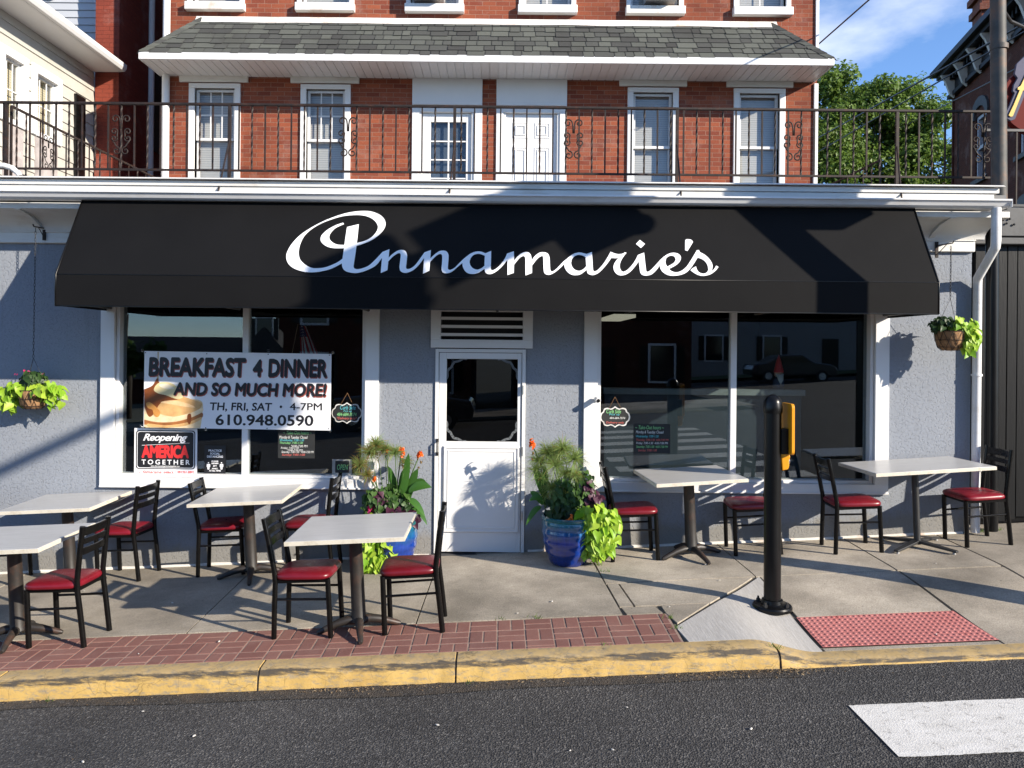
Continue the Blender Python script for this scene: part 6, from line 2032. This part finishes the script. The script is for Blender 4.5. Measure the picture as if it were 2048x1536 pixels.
# pancake picture (flat print)
def patch(outl, Y, mat_, name, parent, zf=bz, n_=4, par=True):
    pts = [zf(*p[:2]) + ((1,) if len(p) > 2 else ()) for p in outl]
    q = spline_pts(pts, n_)
    vs, fs = fill_geo([[(v.x, -v.y) for v in q]])
    m = MB()
    m.add([W(v.x, -v.y, Y) + Vector((0, 0 if v.z > 0 else .0008, 0)) for v in vs], fs)
    return m.build(name, mat_, parent)
pic = patch([(226, 775, c), (300, 720), (420, 710), (540, 760), (640, 770), (678, 800), (675, 880), (660, 990, c), (226, 985, c)], YB - .0012, PANCREAM, 'pancake_picture', t)
patch([(226, 760, c), (330, 730), (480, 735), (600, 770), (672, 800), (640, 850), (520, 900), (380, 890), (226, 830, c)], YB - .0022, PANTAN, 'pancake_top', pic)
patch([(226, 925, c), (330, 945), (470, 940), (600, 905), (672, 870), (668, 915), (560, 955), (400, 975), (226, 962, c)], YB - .0024, PANBROWN, 'pancake_crust', pic)
patch([(226, 690, c), (290, 660), (320, 610), (335, 610), (345, 640), (420, 700), (520, 740), (480, 770), (360, 790), (300, 880), (260, 900), (226, 820, c)], YB - .0030, SYRUP, 'syrup', pic)
patch([(300, 690), (340, 640), (430, 640), (500, 690), (530, 745), (480, 765), (390, 735), (330, 720)], YB - .0038, BUTTER, 'butter', pic)
patch([(226, 880, c), (330, 905), (470, 900), (590, 870), (674, 835), (672, 868), (590, 905), (460, 938), (330, 943), (226, 922, c)], YB - .0026, basic('pancake_pale_side', (.78, .60, .36), .5, .2, 14), 'pancake_side', pic)
patch([(240, 800), (270, 790), (320, 830), (350, 870), (330, 905), (300, 890), (290, 850), (255, 835)], YB - .0034, basic('amber_glaze', (.55, .25, .06), .3, .3, 9), 'syrup_drip', pic)
patch([(560, 890), (585, 880), (590, 930), (575, 960), (560, 940)], YB - .0034, SYRUP, 'syrup_drip', pic)
patch([(350, 790), (450, 775), (560, 800), (620, 830), (540, 825), (430, 805)], YB - .0031, basic('pancake_highlight', (.74, .50, .26), .4, .2, 12), 'pancake_highlight', pic)
patch([(340, 655), (400, 648), (455, 680), (430, 690), (370, 680)], YB - .0044, basic('butter_highlight', (.78, .70, .52), .4), 'butter_highlight', pic)
patch([(255, 955), (400, 968), (560, 945), (662, 905), (660, 925), (560, 968), (400, 988, c), (255, 980, c)], YB - .0032, PANTAN, 'pancake_lower', pic)
patch([(328, 400, c), (338, 400, c), (336, 520), (338, 610, c), (322, 612, c), (329, 500)], YB - .0012, basic('thin_syrup', (.55, .42, .22), .4), 'syrup_thread', pic)
for (s, x0, x1, y0, y1) in (('BREAKFAST', 258, 1014, 446, 590), ('4', 1063, 1138, 458, 592), ('DINNER', 1183, 1640, 458, 596)):
    btext(s, x0 + 6, y0 + 8, x1 + 6, y1 + 8, YB - .0012, INKRED, 'letter_shadow', .045, .06)
    btext(s, x0, y0, x1, y1, YB - .0022, INK, 'lettering', .045, .06)
btext('AND SO MUCH MORE!', 456, 652, 1642, 745, YB - .0042, INKRED, 'letter_shadow', .04, .12)
btext('AND SO MUCH MORE!', 450, 645, 1636, 737, YB - .0052, INK, 'lettering', .04, .12)
btext('TH, FRI, SAT', 733, 795, 1215, 862, YB - .0012, INK, 'lettering', .022, .08)
btext('\u2022', 1272, 815, 1292, 836, YB - .0012, INK, 'lettering', .03)
btext('4-7PM', 1350, 797, 1600, 852, YB - .0012, INK, 'lettering', .012, .0)
btext('610.948.0590', 776, 890, 1534, 968, YB - .0012, INK, 'lettering', .022, .0)
m = MB()
for (x, y) in ((236, 407), (709, 415), (1184, 420), (1658, 426), (231, 983), (701, 988), (1175, 992), (1651, 995)):
    p = W(*bz(x, y), YB - .002); m.lathe([(.006, 0), (.006, .001)], 10, Matrix.Translation(p) @ Matrix.Rotation(R(90), 4, 'X'))
m.build('grommets', BLACKSTEEL, t)
m = MB()
for (x, y) in ((212, 392), (1186, 392), (1682, 406), (205, 975), (700, 1000), (1662, 1010)):
    p = W(*bz(x, y), .078); m.lathe([(.018, 0), (.014, .006), (.005, .014), (.005, .02)], 12, Matrix.Translation(p) @ Matrix.Rotation(R(90), 4, 'X'))
m.build('suction_cups', mk_glass('clear_plastic', (.7, .72, .75), .25), t)
# reopening sign
YR = .074
t = thing('yard_sign', 'white bordered black sign with red word AMERICA in the left window corner', 'sign', W(330, 903, YR))
m = MB(); a, b = W(*bz(147, 1350), YR), W(*bz(636, 994), YR); m.box(a.x, b.x, YR, YR + .004, a.z, b.z); m.build('board', BANNERW, t)
def rr_px(x0, y0, x1, y1, r_, Y, mat_, name, parent, th=.0008):
    a, b = W(*bz(x0, y1), Y), W(*bz(x1, y0), Y)
    m = MB()
    m.prism([((a.x + b.x) / 2 + p[0], (a.z + b.z) / 2 + p[1]) for p in rrect(b.x - a.x, b.z - a.z, r_)], Y, Y + th, axis='Y')
    return m.build(name, mat_, parent)
pn = rr_px(160, 1010, 621, 1305, .03, YR - .001, INK, 'black_panel', t)
rr_px(168, 1017, 613, 1298, .027, YR - .002, BANNERW, 'border_line', pn)
rr_px(173, 1022, 608, 1293, .025, YR - .003, INK, 'black_field', pn)
btext('Reopening', 217, 1036, 560, 1104, YR - .004, BANNERW, 'lettering', .02, .35, .9, t)
m = MB(); a, b = W(*bz(208, 1124), YR - .004), W(*bz(578, 1106), YR - .004)
m.add([a, a + Vector((.0, 0, .004)), b + Vector((0, 0, .002)), b], [(0, 3, 2, 1)]); m.build('underline', BANNERW, t)
btext('AMERICA', 205, 1122, 572, 1222, YR - .004, SIGNRED, 'lettering', .055, 0, .95, t)
btext('TOGETHER', 205, 1236, 578, 1270, YR - .004, BANNERW, 'lettering', .02, 0, 1.5, t)
btext('www.thereopeningamericatogether.com', 275, 1279, 500, 1291, YR - .004, BANNERW, 'lettering', .01, 0, 1, t)
btext('Signarama', 212, 1318, 360, 1345, YR - .001, SIGNRED, 'lettering', .02, .25, 1, t)
btext('LIMERICK', 370, 1325, 455, 1340, YR - .001, SIGNRED, 'lettering', .03, 0, 1, t)
btext('| 484.961.8802', 468, 1322, 612, 1342, YR - .001, SIGNRED, 'lettering', .02, 0, 1, t)
btext('\u2713', 180, 1318, 205, 1338, YR - .001, SIGNRED, 'tick_mark', .0, 0, 1, t)
# social distancing poster
t = thing('poster', 'black social distancing notice with white figures low in the left window', 'poster', W(430, 920, YR))
m = MB(); a, b = W(*bz(690, 1348), YR), W(*bz(856, 1126), YR); m.box(a.x, b.x, YR, YR + .002, a.z, b.z); m.build('sheet', INK, t)
for (s, x0, y0, x1, y1) in (('PRACTICE', 722, 1156, 824, 1172), ('SOCIAL', 735, 1179, 810, 1195), ('DISTANCING', 711, 1202, 834, 1218), ('PLEASE', 746, 1241, 798, 1252), ('REMAIN', 746, 1257, 798, 1268), ('6FT', 757, 1277, 787, 1288), ('APART,', 748, 1298, 796, 1310), ('AT ALL TIMES', 727, 1314, 818, 1325)):
    btext(s, x0, y0, x1, y1, YR - .001, BANNERW, 'lettering', .035, 0, 1, t)
for xc in (722, 823):
    m = MB()
    p = W(*bz(xc, 1258), YR - .001)
    m.prism([(p.x + .0065 * math.cos(i / 12 * 6.283), p.z + .0065 * math.sin(i / 12 * 6.283)) for i in range(12)], YR - .001, YR - .0002, axis='Y')
    q = W(*bz(xc, 1287), YR - .001)
    m.prism([(q.x + dx, q.z + dz) for dx, dz in ((-.017, .026), (.017, .026), (.018, -.004), (.011, -.004), (.009, -.03), (-.009, -.03), (-.011, -.004), (-.018, -.004))], YR - .001, YR - .0002, axis='Y')
    m.build('figure_symbol', BANNERW, t)
# chalk boards
def hours(zf, x0, y0, x1, y1, lab, lines, Y):
    t = thing('chalkboard', lab, 'chalkboard', W(*zf((x0 + x1) / 2, (y0 + y1) / 2), Y), 'chalkboards in the cafe windows')
    a, b = W(*zf(x0, y1), Y), W(*zf(x1, y0), Y)
    m = MB(); m.box(a.x, b.x, Y, Y + .004, a.z, b.z); m.build('board', BOARD, t, bevel=.002)
    for (s, px0, py0, px1, py1, mt) in lines:
        m = MB(); q0 = zf(px0, py0); q1 = zf(px1, py1); fit_text(m, s, q0[0], q0[1], q1[0], q1[1], Y - .001, .0, .2, .0008); m.build('chalk_writing', mt, t)
    return t
hours(bz, 1258, 1012, 1544, 1222, 'black hours chalkboard in the left window below the banner', [
    ('~ Take-Out hours ~', 1300, 1014, 1520, 1036, CHALKG), ('Monday & Tuesday: Closed', 1270, 1050, 1488, 1078, CHALKW), ('Wednesday: 7:00-1:30', 1274, 1075, 1460, 1096, CHALKT), ('Thursday: 7:00-1:30', 1272, 1096, 1452, 1116, CHALKG), ('*4:00-7:00 PM', 1360, 1120, 1488, 1138, CHALKW), ('Friday: 7:00-1:30', 1282, 1136, 1420, 1155, CHALKW), ('*4:00-7:00 PM', 1330, 1153, 1450, 1166, CHALKW), ('Saturday: 7:00-1:00  *4:00-7:00 PM', 1286, 1166, 1536, 1187, CHALKW), ('Sunday: 7:00-1:00', 1290, 1188, 1468, 1208, CHALKR)], .074)
rzf = lambda x, y: (1150 + x / 3.151, 600 + y / 3.151)
hours(rzf, 368, 782, 602, 966, 'black hours chalkboard in the right window above the table', [
    ('~ Take-Out hours ~', 380, 792, 560, 814, CHALKG), ('Monday & Tuesday: Closed', 384, 824, 558, 846, CHALKW), ('Wednesday: 7:00-1:30', 384, 852, 526, 870, CHALKT), ('Thursday: 7:00-1:30  4:00-7:00 PM', 386, 876, 590, 892, CHALKR), ('Friday: 7:00-1:30  4:00-7:00 PM', 386, 896, 586, 912, CHALKW), ('Saturday: 7:00-1:00  4:00-7:00 PM', 386, 918, 586, 936, CHALKG), ('Sunday: 7:00-1:00', 398, 940, 516, 958, CHALKR)], .074)
def plaque(zf, xc, yc, w, h, apex, lab, lines, Y, k):
    t = thing('plaque', lab, 'plaque', W(*zf(xc, yc), Y), 'scalloped chalk plaques on the windows')
    def outline(f):
        P = []
        for (ux_, uz_) in ((-1, 0), (-.93, .35), (-.80, .5), (-.72, .78), (-.5, .86), (-.3, .78), (-.12, .88), (0, 1), (.12, .88), (.3, .78), (.5, .86), (.72, .78), (.80, .5), (.93, .35), (1, 0), (.93, -.35), (.80, -.5), (.72, -.78), (.5, -.86), (.3, -.78), (.12, -.88), (0, -1), (-.12, -.88), (-.3, -.78), (-.5, -.86), (-.72, -.78), (-.80, -.5), (-.93, -.35)):
            P.append(zf(xc + ux_ * (w / 2 - f), yc - uz_ * (h / 2 - f)))
        return spline_pts(P, 3)
    for f, YY, mt, nm in ((0, Y, WHITE_OLD, 'frame'), (9, Y - .003, BOARD, 'board')):
        vs, fs = fill_geo([[(v.x, -v.y) for v in outline(f)]])
        m = MB(); m.add([W(v.x, -v.y, YY) + Vector((0, 0 if v.z > 0 else .006, 0)) for v in vs], fs); m.build(nm, mt, t)
    m = MB()
    top = W(*zf(*apex), Y - .002)
    for s_ in (-1, 1): m.tube([top, W(*zf(xc + s_ * w * .20, yc - h * .40), Y - .002)], .0016, 4)
    m.build('hanging_string', COIR, t)
    for (s, px0, py0, px1, py1, mt) in lines:
        m = MB(); q0 = zf(px0, py0); q1 = zf(px1, py1); fit_text(m, s, q0[0], q0[1], q1[0], q1[1], Y - .004, .0, .2, .0008); m.build('chalk_writing', mt, t)
plaque(bz, 1792, 874, 236, 164, (1796, 718), 'white rimmed scalloped chalk plaque in the left window beside the banner', [('Curb Side', 1740, 816, 1860, 846, CHALKT), ('Pick up', 1765, 852, 1830, 868, CHALKT), ('484-684-7074', 1715, 872, 1866, 896, CHALKG), ('*Delivery only*', 1712, 904, 1870, 928, CHALKR)], .070, 0)
plaque(rzf, 253, 737, 190, 134, (252, 611), 'white rimmed scalloped chalk plaque at left of the right window', [('Curb Side', 198, 690, 290, 714, CHALKG), ('Pick up', 216, 716, 282, 730, CHALKT), ('484-684-7074', 218, 738, 316, 750, CHALKW), ('Delivery only', 196, 766, 310, 782, CHALKR)], .070, 1)
t = thing('open_sign', 'small framed chalk OPEN sign in the left window behind the grassy plant', 'sign', W(684, 934, .074))
m = MB(); a, b = W(*bz(1678, 1352), .074), W(*bz(1832, 1232), .074); m.box(a.x, b.x, .072, .078, a.z, b.z); fr = m.build('frame', basic('grey_wood_frame', (.30, .29, .27), .7, .2, 12), t)
a, b = W(*bz(1702, 1334), .074), W(*bz(1810, 1244), .074); m = MB(); m.box(a.x, b.x, .0705, .073, a.z, b.z); m.build('board', BOARD, t)
m = MB(); q0 = bz(1716, 1272); q1 = bz(1800, 1312); fit_text(m, 'OPEN', q0[0], q0[1], q1[0], q1[1], .0695, .0, .2, .0008); m.build('chalk_writing', CHALKG, t)
# flag behind the glass
YF = .28
t = thing('flag', 'small drooping American flag on a stick behind the left window', 'flag', W(610, 690, YF))
stripes = 9
def fpt(u, v):      # u along the fly (downwards), v across
    a = W(590, 655, YF).lerp(W(640, 720, YF), u); b = W(612, 648, YF).lerp(W(600, 722, YF), u)
    p = W(598 + 14 * v, 650 + 5 * abs(v - .4), YF).lerp(W(600 + 42 * v, 720 - 2 * v, YF), u)
    p.y += .03 * math.sin(v * 9 + u * 2)
    return p
for k in range(stripes):
    m = MB()
    pts = []
    for i in range(13):
        u = i / 12
        pts += [fpt(u, k / stripes), fpt(u, (k + 1) / stripes)]
    lo = [i for i in range(12)]
    cut = 4 if k < 6 else 0
    m.add(pts, [(2 * i, 2 * i + 1, 2 * i + 3, 2 * i + 2) for i in range(cut, 12)])
    m.build('stripe', FLAGRED if k % 2 == 0 else FLAGWHITE, t, smooth=True)
m = MB()
pts = []
for i in range(5):
    for j in range(7): pts.append(fpt(i / 12, j / stripes))
m.add(pts, [(i * 7 + j, i * 7 + j + 1, (i + 1) * 7 + j + 1, (i + 1) * 7 + j) for i in range(4) for j in range(6)])
cn = m.build('canton', FLAGBLUE, t, smooth=True)
m = MB()
for i in range(4):
    for j in range(5):
        p = fpt((i + .5) / 12, (j + .6) / stripes) + Vector((0, -.003, 0)); m.lathe([(.0035, 0), (.0035, .001)], 5, Matrix.Translation(p) @ Matrix.Rotation(R(90), 4, 'X'))
m.build('stars', FLAGWHITE, cn)
m = MB(); m.tube([W(596, 648, YF + .02), W(583, 712, YF + .02), W(578, 860, YF + .02)], .004, 6); m.build('stick', basic('wood_stick', (.35, .25, .15)), t)
# garden gnome on the ledge behind the right window
YG = .65
t = thing('gnome_figurine', 'garden gnome with red hat and white beard on the ledge behind the right window', 'figurine', W(1557, 765, YG))
g0 = W(1557, 768, YG); g0.z = 1.665
Tg = Matrix.Translation(g0)
m = MB(); m.lathe([(.055, 0), (.062, .03), (.058, .10), (.03, .14)], 18, Tg); m.build('body', basic('gnome_coat', (.03, .05, .10), .6), t, smooth=True)
m = MB(); m.lathe([(.03, .13), (.045, .15), (.045, .19), (.03, .21)], 16, Tg); m.build('head', SKIN, t, smooth=True)
m = MB(); m.lathe([(.052, .185), (.05, .20), (.036, .27), (.018, .33), (.002, .38)], 16, Tg); m.build('hat', SIGNRED, t, smooth=True)
m = MB(); m.add([(-.045, -.03, .17), (.045, -.03, .17), (.03, -.065, .11), (0, -.068, .05), (-.03, -.065, .11), (0, -.062, .16)], [(0, 4, 5), (4, 3, 5), (3, 2, 5), (2, 1, 5), (1, 0, 5)], Tg); m.build('beard', FLAGWHITE, t, smooth=True)
m = MB(); m.lathe([(.003, 0), (.011, .006), (.011, .014), (.003, .02)], 8, Tg @ Matrix.Translation((0, -.045, .158))); m.build('nose', SKIN, t, smooth=True)
# ceiling strip light inside
t = thing('ceiling_light', 'pale strip light on the cafe ceiling seen at the top of the right window', 'ceiling light', W(1245, 634, 1.3))
m = MB(); a = W(1245, 634, 1.3); m.box(a.x - .12, a.x + .14, 1.2, 2.4, a.z - .01, a.z + .03)
li_m, nt_, b_ = new_mat('lit_diffuser'); b_.inputs['Emission Color'].default_value = (1, .9, .7, 1); b_.inputs['Emission Strength'].default_value = .25; b_.inputs['Base Color'].default_value = (.5, .48, .42, 1)
m.build('diffuser', li_m, t)

bpy.data.scenes.remove(SCRATCH)
